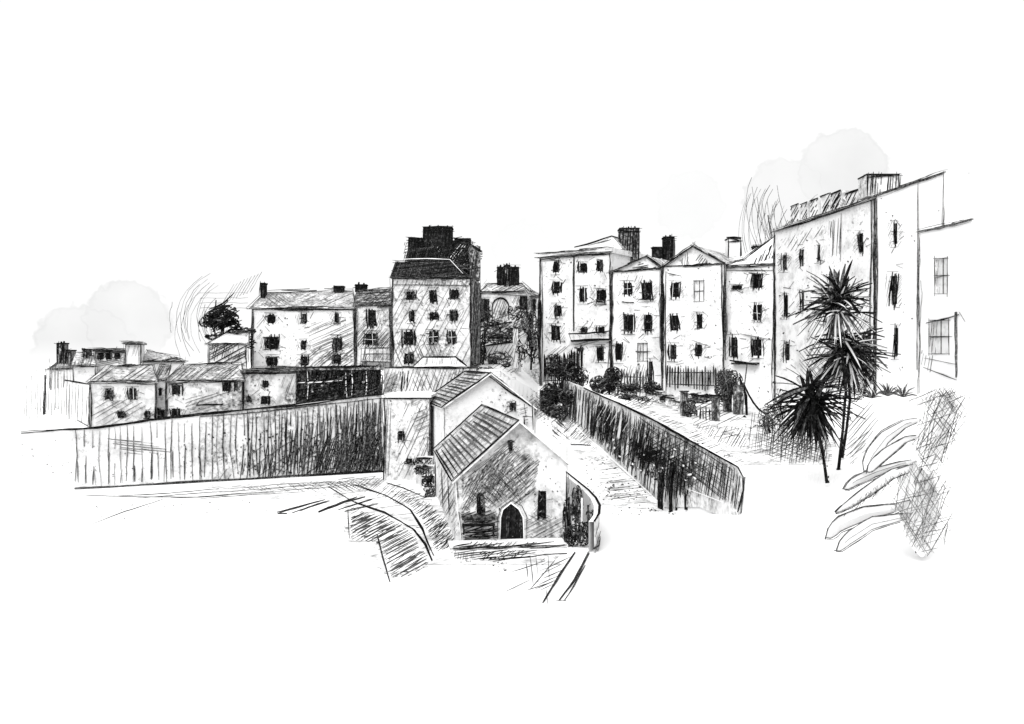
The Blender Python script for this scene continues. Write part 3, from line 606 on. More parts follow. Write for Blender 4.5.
# retaining wall under the tall house and the plain stone block
o, pl = low_wall('retaining_wall', 'pale wall with a dark doorway directly under the tall white house', 'wall', (384, 100.5), (476, 101.5), 367.5, 402, 'limewash_worn', thick=1.0,
    hat=[(None, 70, 5, .9, ['faint', 'pencil']), ([(399, 371), (409, 371), (408, 391), (400, 391)], 85, 1.7, 1.7, ['ink', 'ink', 'graphite']), ([(384, 372), (398, 372), (398, 396), (384, 396)], 30, 3, .8, ['faint', 'pencil']), ([(412, 370), (450, 370), (432, 395), (412, 396)], -65, 3.2, .8, ['faint', 'pencil'])])
th = thing('stone_block', 'plain square stone building with two tiny windows between the harbour wall and the chapel', 'building', W(406, 480, 92))
pl = VP((384, 91.5), (429.5, 91.5)); m = M(); ho = [window(th, pl, 400.5, 435.5, 5, 11, 's'), window(th, pl, 409.5, 461, 7, 6, 's')]
zt = pl.uz(384, 397.5)[1]; facade(m, pl, 0, pl.L, -.4, zt, ho, 'rough_stone')
for u in (0, pl.L): m.poly([pl.p(u, -.4), pl.p(u, zt), pl.p(u, zt, -8), pl.p(u, -.4, -8)], 'rough_stone')
m.poly([pl.p(0, -.4, -8), pl.p(pl.L, -.4, -8), pl.p(pl.L, zt, -8), pl.p(0, zt, -8)], 'rough_stone')
edge(m, pl, (384, 397), (384, 482), 2.4); edge(m, pl, (429.5, 397), (429.5, 470), 1.3, 'graphite'); edge(m, pl, (379, 398), (430, 398), 2)
m.hatch(pl.at, [(405, 402), (429, 400), (429, 470), (400, 480), (394, 470)], 66, 3.2, .8, ['faint', 'pencil', 'pencil'], drop=.25)
m.hatch(pl.at, [(410, 400), (429, 400), (429, 440), (416, 440)], 25, 3.2, .8, ['faint', 'pencil']); m.hatch(pl.at, [(384, 400), (391, 400), (391, 475), (384, 478)], 87, 3, .8, ['pencil', 'faint'])
m.specks(pl.at, [(384, 400), (429, 476)], 35, .5, 1.4, ['pencil', 'graphite']); m.build('wall', th)
m = M(); m.box(pl.p(-.2, zt + .003, .25), pl.u * (pl.L + .4), -pl.n * 8.4, Vector((0, 0, .25)), 'limewash'); m.build('roof', th)

# chapel hall (rear) and chapel (front)
def gabled(name, label, eF, eB, rF, rB, rE, Y0, Y1, z0, wins, roofh, wall='limewash', facehatch=(), doors=None, spk=0):
    """front eave corner, back eave corner, ridge front, ridge back, right eave front (rows/columns)"""
    zr = W(*rF, Y0).z; ze = W(*eF, Y0).z; zq = W(*rE, Y0 + .8).z
    RF = W(*rF, Y0); RB = W(rB[0], rB[1], Y1); RB.z = zr; EF = W(*eF, Y0); EB = W(eB[0], eB[1], Y1); EB.z = ze
    ax = (RB - RF); ax.z = 0; EB = EF + ax; QF = W(*rE, Y0 + .8); QB = QF + ax
    th = thing(name, label, 'chapel', Vector((RF.x, RF.y + 6, z0)))
    pl = VP((eF[0], Y0), (rE[0], Y0 + .8)); holes = [window(th, pl, *w) for w in wins]
    m = M()
    def dn(p, z=z0 - .4): return Vector((p.x, p.y, z))
    zlo = min(ze, zq); u1 = pl.L
    facade(m, pl, 0, u1, z0 - .4, zlo - .001, [h for h in holes if h[3] < zlo] + (doors[0](th, pl) if doors else []), wall)
    ra = pl.p((RF - pl.A).dot(pl.u), zr)
    up = [h for h in holes if h[3] >= zlo]
    if not up: m.poly([pl.p(0, zlo), pl.p(u1, zlo), pl.p(u1, zq), ra, pl.p(0, ze)], wall)
    else:
        h = up[0]; top = [pl.p(0, ze), ra, pl.p(u1, zq)]
        m.poly([pl.p(0, zlo), pl.p(h[0], zlo), pl.p(h[0], h[2]), pl.p(h[0], h[3]), ra, pl.p(0, ze)], wall)
        m.poly([pl.p(h[1], zlo), pl.p(u1, zlo), pl.p(u1, zq), ra, pl.p(h[1], h[3]), pl.p(h[1], h[2])], wall)
        m.poly([pl.p(h[0], zlo), pl.p(h[1], zlo), pl.p(h[1], h[2]), pl.p(h[0], h[2])], wall); m.poly([pl.p(h[0], h[3]), pl.p(h[1], h[3]), ra], wall)
    m.poly([dn(EF), EF, EB, dn(EB)], wall); m.poly([dn(QF), QF, QB, dn(QB)], wall); m.poly([dn(EB), EB, RB, QB, dn(QB)], wall)
    return th, m, pl, (EF, EB, RF, RB, QF, QB)
def roof_pair(th, C, hat, mt='pale_slate', ov=.3, w=1.8):
    EF, EB, RF, RB, QF, QB = C; r = M(); f = (RF - RB); f.z = 0; f = f.normalized() * ov; t = Vector((0, 0, .14))
    a, b, c, d = EF + f + t - (RF - EF).normalized() * ov, EB + t - (RF - EF).normalized() * ov, RB + t, RF + f + t
    e, g_ = QF + f + t - (RF - QF).normalized() * ov, QB + t - (RF - QF).normalized() * ov
    for P in ([a, d, c, b], [d, e, g_, c]): r.poly(P, mt); r.poly([p - t for p in P][::-1], mt)
    for p, q in ((a, d), (d, e), (a, b), (e, g_)): r.poly([p, q, q - t, p - t], 'limewash')
    fp = tri_plane(a, d, c); A, D, Cc, B = proj(a), proj(d), proj(c), proj(b)
    for p, q in ((A, D), (D, Cc), (Cc, B), (B, A)): r.stroke(fp.at, [p, q], w, 'ink', .7, 2, .06)
    n = hat[0]
    for i in range(n):
        t_ = (i + .6) / n; p0 = (A[0] + (B[0] - A[0]) * t_, A[1] + (B[1] - A[1]) * t_); p1 = (D[0] + (Cc[0] - D[0]) * t_, D[1] + (Cc[1] - D[1]) * t_)
        r.stroke(fp.at, [p0, p1], hat[1] * U(.7, 1.2), random.choice(hat[2]), .8, 1, .06, gap=.4)
    # slates: short strokes running from ridge to eave
    for i in range(hat[3]):
        t_ = (i + .5) / hat[3] + U(-.01, .01)
        p0 = (A[0] + (D[0] - A[0]) * t_, A[1] + (D[1] - A[1]) * t_); p1 = (B[0] + (Cc[0] - B[0]) * t_, B[1] + (Cc[1] - B[1]) * t_)
        k0, k1 = U(0, .15), U(.8, 1)
        r.stroke(fp.at, [(p0[0] + (p1[0] - p0[0]) * k0, p0[1] + (p1[1] - p0[1]) * k0), (p0[0] + (p1[0] - p0[0]) * k1, p0[1] + (p1[1] - p0[1]) * k1)], hat[4] * U(.6, 1.3), random.choice(hat[5]), .8, 1, .06)
    f2 = tri_plane(d, e, g_); Ee, Gg = proj(e), proj(g_)
    if f2.n.z > 0: r.hatch(f2.at, [D, Ee, Gg, Cc], -45, 4, .9, ['pencil', 'faint', 'graphite'], off=.06)
    return r.build('roof', th), fp
th, m, pl, C = gabled('chapel_hall', 'white hall with a pale ridged roof standing directly behind the chapel', (444, 407.5), (430, 399), (490.5, 374.5), (465, 371.5), (534, 408), 83.5, 100, 0.0, [(512.6, 406.5, 8, 9, 's')], None)
edge(m, pl, (444, 408), (444, 440), 1.0, 'pencil', 1); edge(m, pl, (491, 375), (530, 405), 2.2); edge(m, pl, (534, 409), (534, 440), 1.0, 'graphite', 1)
m.specks(pl.at, [(470, 390), (530, 430)], 25, .5, 1.6, ['pencil', 'faint']); m.hatch(pl.at, [(500, 396), (528, 408), (528, 428), (520, 412)], 20, 3, .9, ['pencil', 'graphite', 'faint']); m.build('wall', th)
roof_pair(th, C, (3, .8, ['faint'], 13, 2.2, ['graphite', 'pencil', 'graphite']))
th, m, pl, C = gabled('chapel', 'small stone chapel with an arched dark door and two lancet windows on the quay', (455.5, 480.5), (434, 456), (519, 422.5), (482, 406), (566.5, 463), 60.0, 82.0, 0.0,
    [(510.8, 445, 5, 12, 's'), (480.6, 508, 8, 30, 'a'), (542.4, 505, 8, 28, 'a')], None, 'rough_stone')
edge(m, pl, (455.5, 482), (460, 544), 1.4, 'chalk', 1, off=.16); edge(m, pl, (457, 484), (461, 544), 1.3, 'graphite', 1); edge(m, pl, (566, 472), (566.5, 546), 2.6); edge(m, pl, (566, 436), (566, 472), 1.0, 'pencil', 1)
edge(m, pl, (452, 545.5), (566, 541), 1.6, 'chalk', 2, off=.2); edge(m, pl, (452, 547), (566, 543), 1.6, 'ink', 1, off=.1)
m.hatch(pl.at, [(462, 478), (508, 440), (540, 462), (536, 490), (525, 505), (462, 512)], 38, 3.0, 1.0, ['pencil', 'graphite', 'faint', 'pencil'])
m.hatch(pl.at, [(464, 484), (506, 442), (538, 464), (534, 494), (500, 500)], 48, 2.2, 1.1, ['graphite', 'pencil', 'pencil'], drop=.3, brk=.8)
m.hatch(pl.at, [(468, 490), (506, 462), (526, 480), (500, 504), (466, 512)], -42, 2.3, 1.0, ['graphite', 'pencil'], drop=.3, brk=.8)
m.hatch(pl.at, [(462, 482), (500, 452), (515, 470), (500, 500), (462, 512)], 62, 3.4, 1.1, ['pencil', 'graphite'])
m.hatch(pl.at, [(460, 512), (498, 510), (498, 543), (462, 544)], 20, 2.2, 1.5, ['ink', 'graphite', 'graphite', 'ink']); m.hatch(pl.at, [(462, 528), (498, 528), (498, 544), (462, 544)], 4, 1.8, 2.0, ['ink', 'ink', 'graphite'])
m.hatch(pl.at, [(525, 518), (564, 516), (564, 541), (525, 542)], 28, 3.4, 1, ['pencil', 'graphite', 'faint']); m.hatch(pl.at, [(526, 515), (552, 515), (552, 524), (526, 524)], -25, 3.4, .9, ['pencil'])
m.hatch(pl.at, [(486, 470), (530, 466), (526, 502), (490, 504)], -50, 3.4, 1, ['pencil', 'graphite', 'faint'])
m.specks(pl.at, [(462, 450), (560, 540)], 110, .6, 1.9, ['graphite', 'pencil', 'ink', 'faint']); m.build('wall', th)
roof_pair(th, C, (4, .9, ['faint', 'pencil'], 16, 2.7, ['graphite', 'pencil', 'ink']))
m = M(); q = VP((455.5, 60), (434, 82)); ew_ = Pl(C[0], (C[1] - C[0]).cross(Vector((0, 0, 1))))
for x0, y0, y1 in ((436, 462, 500), (443, 468, 508), (449, 476, 515)): m.stroke(ew_.at, [(x0, y0), (x0 + 1, y1)], 1.6, 'graphite', .7, 1, .06)
m.hatch(ew_.at, [(437, 462), (455, 484), (459, 540), (440, 505)], 60, 3.4, 1, ['graphite', 'pencil']); m.build('side_hatch', th)  # upright strokes and hatching on the chapel's left side wall
# pointed door
m = M(); D = [(500.5, 543.5), (500.5, 518), (503, 509), (511, 502.5), (519, 508.5), (523, 517), (523, 543)]
m.poly([pl.at(x, y, .05) for x, y in D], 'dark_glass'); m.hatch(pl.at, D, 86, 2.4, 1.8, ['ink', 'ink', 'graphite'], off=.08, drop=.2); do = m.build('door', th)
m = M(); m.stroke(pl.at, [(499.5, 544)] + D[1:6] + [(524, 543)], 1.3, 'chalk', .5, 2, .16); m.stroke(pl.at, [(497.5, 544), (497.5, 517), (501, 507), (511, 499.8), (521, 506), (526, 517), (526, 543)], 1.0, 'graphite', .7, 1, .12); m.build('door_frame', do)
# low stone plinth in front of the chapel
m = M(); pp = VP((450, 57.2), (568, 58.2)); a, b = pp.at(450, 547.5), pp.at(568, 543)
for p in (a, b): p.z = .2
m.poly([a, b, Vector((b.x, b.y, -.1)), Vector((a.x, a.y, -.1))], 'rough_stone'); m.poly([a, b, b - pp.n * 2.3, a - pp.n * 2.3], 'limewash')
for p, q in ((a, a - pp.n * 2.3), (b, b - pp.n * 2.3)): m.poly([p, q, Vector((q.x, q.y, -.1)), Vector((p.x, p.y, -.1))], 'rough_stone')
m.hatch(pp.at, [(452, 547), (567, 544), (567, 549), (452, 551)], 6, 1.8, 1.6, ['graphite', 'ink', 'graphite'], drop=.2)
tpl = Pl(Vector((0, 58, .2)), Vector((0, 0, 1)))
m.hatch(tpl.at, [(453, 544.5), (566, 542), (566, 546), (453, 548)], 8, 1.7, 1.7, ['ink', 'graphite', 'ink'], drop=.25)
m.hatch(tpl.at, [(470, 543), (535, 542), (533, 547), (470, 548)], 40, 2.2, 1.6, ['ink', 'graphite'], drop=.2)
m.stroke(pp.at, [(452, 548), (567, 544)], 1.3, 'ink', .8, 1); m.build('plinth', th)
m = M()  # dark shadow strokes drawn on the ground along the chapel front
m.hatch(ground_at, [(453, 551.5), (540, 550.5), (530, 557), (505, 563), (455, 559)], 8, 2.0, 2.0, ['ink', 'ground_graphite', 'ground_graphite'], off=UPZ, drop=.25)
m.hatch(ground_at, [(478, 551.5), (530, 551), (520, 559), (484, 561)], 35, 2.4, 1.8, ['ink', 'ground_graphite'], off=UPZ)
m.hatch(ground_at, [(450, 552), (476, 552), (472, 563), (455, 560)], 80, 3.4, 1.2, ['ground_graphite', 'ground_pencil'], off=UPZ)
gstroke(m, [(490, 560), (530, 557.5), (545, 555), (567, 554)], 1.8, 'ink', passes=2)
m.specks(ground_at, [(490, 560), (510, 572)], 10, .8, 2, ['ground_graphite'], off=UPZ)
tag(m.build('grass'), 'dark drawn shadow strokes and shingle specks in front of the chapel door', 'grass', kind='stuff')
# bench, timber and steps by the chapel
def simple(name, label, cat, fn, origin, group=None):
    m = M(); fn(m); return tag(m.build(name, None, Vector(origin)), label, cat, group=group)
th = thing('bench', 'dark timber bench against the chapel front left of the door', 'bench', W(476, 546, 59.2))
bp = VP((462, 59.3), (495, 59.4))
m = M(); m.box(bp.p(0, 1.15), bp.u * bp.L, -bp.n * .45, Vector((0, 0, .12)), 'ink'); m.build('seat', th)
m = M(); m.box(bp.p(0, 1.5, -.4), bp.u * bp.L, -bp.n * .06, Vector((0, 0, .35)), 'graphite'); m.hatch(bp.back(.38).at, [(462, 520), (495, 520), (495, 526), (462, 526)], 3, 1.8, 1.2, ['ink', 'graphite']); m.build('backrest', th)
for f_ in (.03, .93):
    m = M(); m.box(bp.p(bp.L * f_, .6), bp.u * .1, -bp.n * .45, Vector((0, 0, .55)), 'ink'); m.build('leg', th)
th = thing('stone_steps', 'dark edged stone steps between the square stone block and the chapel side', 'steps', W(424, 490, 84))
for k in range(4):
    m = M(); Y = 88 - k * 2.2; p = VP((416 + k * 3, Y), (432 + k * 1.2, Y)); zt = 2.6 - k * .62
    m.box(p.p(0, -.1), p.u * p.L, -p.n * 2.18, Vector((0, 0, zt + .1)), 'limewash_worn'); c, d = proj(p.p(0, zt)), proj(p.p(p.L, zt))
    m.stroke(p.at, [c, d], 1.8, 'ink', .6, 2, .04); e = proj(p.p(0, zt - .6)); f_ = proj(p.p(p.L, zt - .6)); m.hatch(p.at, [c, d, f_, e], 40, 2.2, 1.8, ['ink', 'graphite'])
    m.hatch(p.at, [c, d, f_, e], 100, 2.2, 1.8, ['ink', 'graphite']); m.build('step', th)
shrub('shrub', 'dark weeds at the corner of the steps beside the chapel', [(422, 470, 86, 8, 5, 60), (428, 482, 82, 6, 10, 70), (418, 463, 86, 5, 4, 24), (430, 494, 80, 5, 6, 40)], group='weeds by the chapel', stem=(427, 488))
shrub('shrub', 'dark weeds against the right corner of the chapel front', [(567, 522, 59, 4, 24, 110), (573, 536, 58.5, 7, 11, 120), (583, 534, 58.2, 7, 12, 90), (577, 508, 61, 6, 22, 80), (590, 520, 59.4, 4, 16, 40)], group='weeds by the chapel', stem=(567, 546), r=(.04, .1))
th = thing('lookout_chair', 'tall spindly lookout chair standing by the right end of the hall roof', 'chair', W(529, 429, 84))
cp = VP((523, 84.2), (534, 84.2)); m = M()
for a, b in (((524, 416), (524, 430)), ((532, 404), (533, 430)), ((523, 416), (533, 417)), ((524, 404), (526, 417))): m.stroke(cp.at, [a, b], 1.6, 'ink', .5, 1, .3)
m.build('chair_frame', th)

# ================================================================== QUAY, ROADS
def strip(name, label, inner, outer, mt, fn=None):
    m = M(); n = len(inner)
    for i in range(n - 1):
        P = [ground_at(*q) + Vector((0, 0, .012)) for q in (inner[i], inner[i + 1], outer[i + 1], outer[i])]; m.poly(P, mt)
    if fn: fn(m)
    return tag(m.build(name), label, kind='structure')
inner = [(329, 487), (351, 500.5), (385, 513), (413.7, 530), (425, 545), (432, 561)]
outer = [(352, 484), (385, 495), (410, 510), (422.7, 530), (428, 543), (434, 556)]
def quayfn(m):
    gstroke(m, inner, 2.3, 'ink', passes=2, wob=.9); gstroke(m, outer, 2.4, 'ink', passes=2, wob=.9); gstroke(m, inner[3:], 3.2, 'ink', passes=2)
    for i in range(9):
        t = i / 9; j = int(t * 5); f_ = t * 5 - j
        a = [inner[j][k] + (inner[j + 1][k] - inner[j][k]) * f_ for k in (0, 1)]; b = [outer[j][k] + (outer[j + 1][k] - outer[j][k]) * f_ for k in (0, 1)]
        gstroke(m, [a, b], .8, 'faint')
strip('quay_edge', 'curving pale quay kerb sweeping round to the chapel', inner, outer, 'paper_white_ground', quayfn)
m = M()
HT = lambda poly, ang, sp, w, mts, **k: m.hatch(ground_at, poly, ang, sp, w * 1.15, [GM.get(x, x) for x in mts], off=UPZ, **k)
HT([(350, 512), (385, 515), (412, 532), (430, 562), (420, 575), (392, 580), (380, 545), (350, 537)], 28, 4.4, 1.5, ['pencil', 'faint', 'faint', 'pencil'], drop=.08)
HT([(352, 512), (385, 518), (400, 535), (378, 545), (350, 530)], 20, 6, 2.4, ['faint', 'pencil'])
HT([(388, 560), (425, 550), (428, 565), (395, 580)], 35, 4, 1.2, ['faint', 'pencil'])
gstroke(m, [(348, 509), (349, 538)], 1.4, 'graphite'); gstroke(m, [(347, 541), (378, 541.5)], 1.2, 'pencil'); gstroke(m, [(377, 536), (383, 560), (390, 582)], 1.8, 'graphite', passes=2)
for a, b, w in (((277, 513), (324, 500), 2.0), ((292, 513), (330, 501), 1.6), ((318, 512), (356, 497), 2.6), ((328, 508), (366, 497), 2.2), ((300, 511), (318, 504), 1.5), ((278, 513.5), (287, 514), 2), ((338, 510), (372, 500), 1.8), ((345, 512), (378, 504), 1.8)):
    gstroke(m, [a, b], w, 'graphite', passes=2, wob=1)
tag(m.build('slipway_shingle'), 'hatched shingle strip below the curving quay', kind='structure')
m = M()
HT([(385, 488), (415, 500), (436, 508), (458, 545), (436, 552), (426, 526), (408, 505)], 32, 3.6, 1.5, ['pencil', 'graphite', 'pencil'])
HT([(430, 515), (458, 520), (462, 548), (438, 550)], 50, 2.8, 1.5, ['graphite', 'pencil', 'ink'])
HT([(386, 484), (405, 484), (432, 500), (425, 508), (405, 498)], 14, 4.2, .9, ['faint', 'pencil'])
gstroke(m, [(387, 483), (405, 489), (425, 498)], 2.2, 'ink', passes=2)
HT([(75, 494), (200, 491), (330, 482), (345, 488), (300, 492), (200, 499), (90, 497)], 4, 3.4, 1.0, ['pencil', 'faint', 'faint'], drop=.3)
HT([(230, 489), (350, 480), (378, 486), (352, 492), (290, 492)], 150, 4, .9, ['pencil', 'graphite', 'faint'])
gstroke(m, [(72, 495.5), (140, 497), (200, 498), (290, 491)], 1.1, 'pencil'); gstroke(m, [(90, 526), (125, 512), (165, 499)], .9, 'faint')
m.specks(ground_at, [(85, 500), (300, 520)], 25, .6, 1.3, ['ground_graphite', 'ground_pencil', 'ground_faint'], off=UPZ)
tag(m.build('quay_road'), 'quay road running along the foot of the harbour wall to the chapel', kind='structure')
m = M()
gstroke(m, [(575, 553), (560, 575), (543, 603)], 2.3, 'graphite', passes=2); gstroke(m, [(589, 553), (575, 580), (559, 601)], 2.2, 'graphite', passes=2); gstroke(m, [(585, 566), (574, 586), (564, 601)], 1.8, 'graphite')
gstroke(m, [(556, 601), (566, 601)], 1.4, 'graphite'); gstroke(m, [(546, 590), (548, 605)], 1, 'pencil')
for a, b in (((526, 563), (528, 578)), ((530, 558), (533, 585)), ((536, 556), (538, 574)), ((548, 557), (549, 580)), ((512, 572), (545, 561)), ((506, 592), (530, 580)), ((527, 591), (553, 582)), ((556, 560), (530, 590))): gstroke(m, [a, b], 1, random.choice(['pencil', 'faint', 'graphite']))
HT([(540, 560), (566, 557), (572, 556), (548, 592), (535, 590)], 25, 5, .9, ['faint', 'pencil'])
tag(m.build('footpath'), 'narrow footpath curving from the chapel corner down to the sand', kind='structure')

# curved parapet right of the chapel
pts = [(567, 75.5), (578, 70), (588, 65.5), (595.5, 62), (599.5, 59.5), (599, 57.5), (594, 56.5)]; tops = [473, 482, 490, 498, 506, 515, 522]
m = M(); T = [W(p[0], t, p[1]) for p, t in zip(pts, tops)]
for i in range(len(T) - 1):
    a, b = T[i], T[i + 1]; m.poly([a, b, Vector((b.x, b.y, -.2)), Vector((a.x, a.y, -.2))], 'limewash_worn')
    n = Vector((b.y - a.y, -(b.x - a.x), 0)).normalized() * .35; m.poly([a, b, b + n, a + n], 'limewash'); m.poly([a + n, b + n, Vector((b.x, b.y, -.2)) + n, Vector((a.x, a.y, -.2)) + n], 'limewash')
    vp = VP((pts[i][0], pts[i][1]), (pts[i + 1][0], pts[i + 1][1])) if abs(pts[i][0] - pts[i + 1][0]) > 2 else None
    if vp: m.hatch(vp.at, [(pts[i][0], tops[i] + 2), (pts[i + 1][0], tops[i + 1] + 2), (pts[i + 1][0], tops[i + 1] + 34), (pts[i][0], tops[i] + 36)], 75, 2.6, 1.3, ['graphite', 'pencil', 'ink'], drop=.3, off=.08)
m.tube([t + Vector((0, 0, .05)) for t in T], [.08, .09, .09, .1, .11, .1, .08], 'ink'); m.tube([Vector((t.x, t.y, .3)) for t in T[3:]], [.08] * 4, 'graphite')
tag(m.build('parapet', None, W(590, 545, 60)), 'low curved parapet wall hugging the right side of the chapel', 'wall')
for i, (x, y0, y1, Y, k) in enumerate(((569, 497, 545, 60.5, 'ink'), (575, 493, 548, 60, 'graphite'), (582, 498, 545, 60, 'chalk'), (588, 505, 540, 60.5, 'ink'))):
    simple('railing_post', 'railing post inside the curved parapet, %s' % ('black one nearest the chapel corner', 'grey and leaning, second from the chapel', 'white one between two dark posts', 'short black one nearest the parapet curve')[i], 'post',
        lambda m: m.tube([W(x + (1.5 if i == 1 else 0), y0, Y), W(x, y1, Y)], [.06, .07], k, 5), W(x, y1, Y), group='railing posts inside the parapet')

# ================================================================== RIGHT RETAINING WALL
rp = VP((567, 112), (742, 58)); m = M()
tpx = [(567, 381), (585, 388), (620, 403), (654, 420), (699, 444.5), (739, 467), (744, 477)]
btx = [(567, 419), (585, 434), (620, 466.5), (654, 498), (699, 496), (736, 511), (739, 512)]
for i in range(6):
    P = [rp.at(*tpx[i]), rp.at(*tpx[i + 1]), rp.at(*btx[i + 1]), rp.at(*btx[i])]; P[2].z -= .8; P[3].z -= .8
    m.poly(P, 'rough_stone'); m.poly([p - rp.n * .12 for p in P], 'rough_stone'); m.poly([P[0], P[1], P[1] - rp.n * .12, P[0] - rp.n * .12], 'limewash')
m.stroke(rp.at, tpx[1:], 2.4, 'ink', .9, 2, .08); m.stroke(rp.at, [(744, 477), (744.5, 490), (739, 512)], 2.6, 'ink', .8, 2, .08)
m.stroke(rp.at, [(655, 424), (697, 448), (732, 468)], 1.2, 'graphite', .8, 1, .08)
full = tpx[:6] + btx[::-1][1:]
m.hatch(rp.at, [(585, 390), (654, 422), (699, 447), (690, 495), (660, 504), (620, 464), (585, 430)], 86, 2.8, 1.6, ['ink', 'graphite', 'graphite', 'ink'], drop=.2)
m.hatch(rp.at, [(654, 425), (699, 447), (732, 466), (726, 500), (690, 494), (665, 490)], 80, 3.0, 1.5, ['graphite', 'ink', 'pencil'], drop=.1)
m.hatch(rp.at, [(640, 420), (700, 449), (715, 470), (700, 492), (650, 478)], 28, 3.8, 1.2, ['graphite', 'pencil'], drop=.2)
m.hatch(rp.at, [(715, 455), (743, 474), (739, 510), (722, 502)], 83, 3.4, 1.6, ['ink', 'graphite', 'graphite'])
m.hatch(rp.at, [(568, 383), (590, 391), (592, 436), (568, 417)], 86, 2.0, 1.9, ['ink', 'graphite', 'graphite'], drop=.15, off=.07)
m.hatch(rp.at, [(585, 400), (640, 425), (640, 470), (600, 445)], 50, 3.2, 1.2, ['graphite', 'pencil'], drop=.3, off=.07)
m.hatch(rp.at, [(640, 416), (738, 468), (730, 500), (660, 490)], -38, 3.4, 1.1, ['graphite', 'pencil', 'ink'], drop=.2, off=.07)
m.hatch(rp.at, [(588, 395), (650, 424), (660, 480), (625, 466), (590, 434)], 80, 2.2, 2.0, ['ink', 'graphite', 'ink'], drop=.3, off=.07, brk=.8)
m.hatch(rp.at, [(655, 455), (690, 462), (690, 494), (662, 498)], 84, 2.0, 2.2, ['ink', 'graphite', 'ink'], drop=.3, off=.09, brk=.7)
m.hatch(rp.at, [(628, 436), (664, 452), (668, 466), (640, 462)], 20, 1.7, 2.4, ['ink'], drop=.1, off=.1)
m.hatch(rp.at, [(650, 460), (668, 462), (660, 478), (646, 476)], 110, 1.7, 2.0, ['ink', 'graphite'], drop=.1, off=.1)
for po in ([(591, 413), (598, 416), (598, 442), (591, 436)], [(614, 434), (622, 438), (621, 464), (615, 460)], [(632, 441), (660, 455), (662, 461), (648, 462), (634, 450)], [(600, 405), (612, 410), (610, 445), (601, 440)]):
    m.hatch(rp.at, po, 84, 1.6, 2.0, ['ink', 'ink', 'graphite'], off=.1, drop=.02)
m.hatch(rp.at, [(590, 395), (625, 410), (640, 435), (600, 425)], 60, 4.4, 1.1, ['chalk', 'pencil'], off=.12)
m.stroke(rp.at, [(567, 417), (620, 464.5), (664, 505)], 1.5, 'chalk', .6, 2, .2); m.stroke(rp.at, [(566, 420), (620, 468), (666, 509)], 1.6, 'ink', .6, 1, .12)
m.stroke(rp.at, [(690, 489), (726, 502)], 1.2, 'chalk', .6, 1, .2); m.specks(rp.at, [(600, 430), (700, 480)], 70, 1, 2.5, ['ink', 'graphite', 'chalk'], off=.14)
tag(m.build('retaining_wall', None, rp.at(650, 490)), 'long dark stone retaining wall running down to the right from the terrace gardens', 'wall')
simple('gate_post', 'tall double gate post at the upper end of the dark retaining wall', 'post', lambda m: (m.tube([W(582, 385, 106), W(583, 425, 106)], [.14, .16], 'ink', 6), m.tube([W(586, 388, 106), W(587, 428, 106)], [.1, .12], 'graphite', 6)), W(583, 425, 106))
for x, t, b, w, lb in ((660.5, 473, 509, 2.6, 'broad black mooring post, leftmost at the foot of the dark retaining wall'), (671, 462, 512, 1.8, 'tallest leaning mooring post in the middle of the foot of the dark wall'), (677, 470, 508, 1.6, 'slim mooring post just right of the tallest one'), (687, 487, 507, 2.4, 'short stubby mooring post, rightmost at the foot of the dark wall')):
    def pf(m):
        g0 = ground_at(x, b); Y = g0.y; s = Y / F
        m.tube([W(x + 1, t, Y), W(x + U(-1, 1), (t + b) / 2, Y), g0 - Vector((0, 0, .2))], [w * s * .9, w * s, w * s * 1.1], 'ink', 6)
        m.hatch(VP((x - 5, Y - .4), (x + 5, Y - .4)).at, [(x - w - 1, t + 4), (x + w, t + 1), (x + w + 1, b - 2), (x - w, b)], 82, 1.8, 1.1, ['ink', 'graphite'])
    simple('mooring_post', lb, 'post', pf, ground_at(x, b), group='mooring posts below the dark wall')
# bank between chapel and wall
m = M()
HT([(520, 402), (566, 420), (600, 452), (566, 440), (540, 425)], 40, 4, .9, ['pencil', 'faint', 'graphite'], drop=.25)
HT([(530, 395), (562, 412), (545, 424), (528, 412)], 35, 3, 1, ['graphite', 'pencil'])
gstroke(m, [(571, 445), (591, 446)], 1.8, 'graphite', passes=2); gstroke(m, [(533, 400), (570, 432)], 1.2, 'graphite')
m.specks(ground_at, [(585, 460), (640, 500)], 84, .7, 2.0, ['ground_graphite', 'ground_pencil', 'ground_faint'], off=UPZ); m.specks(ground_at, [(600, 485), (690, 515)], 56, .7, 1.8, ['ground_graphite', 'ground_pencil', 'ground_faint'], off=UPZ)
HT([(590, 462), (640, 490), (660, 512), (610, 505)], 5, 5, .8, ['faint'], drop=.4)
tag(m.build('grass'), 'sparse grass and pebbles on the bank between chapel and dark wall', 'grass', kind='stuff')

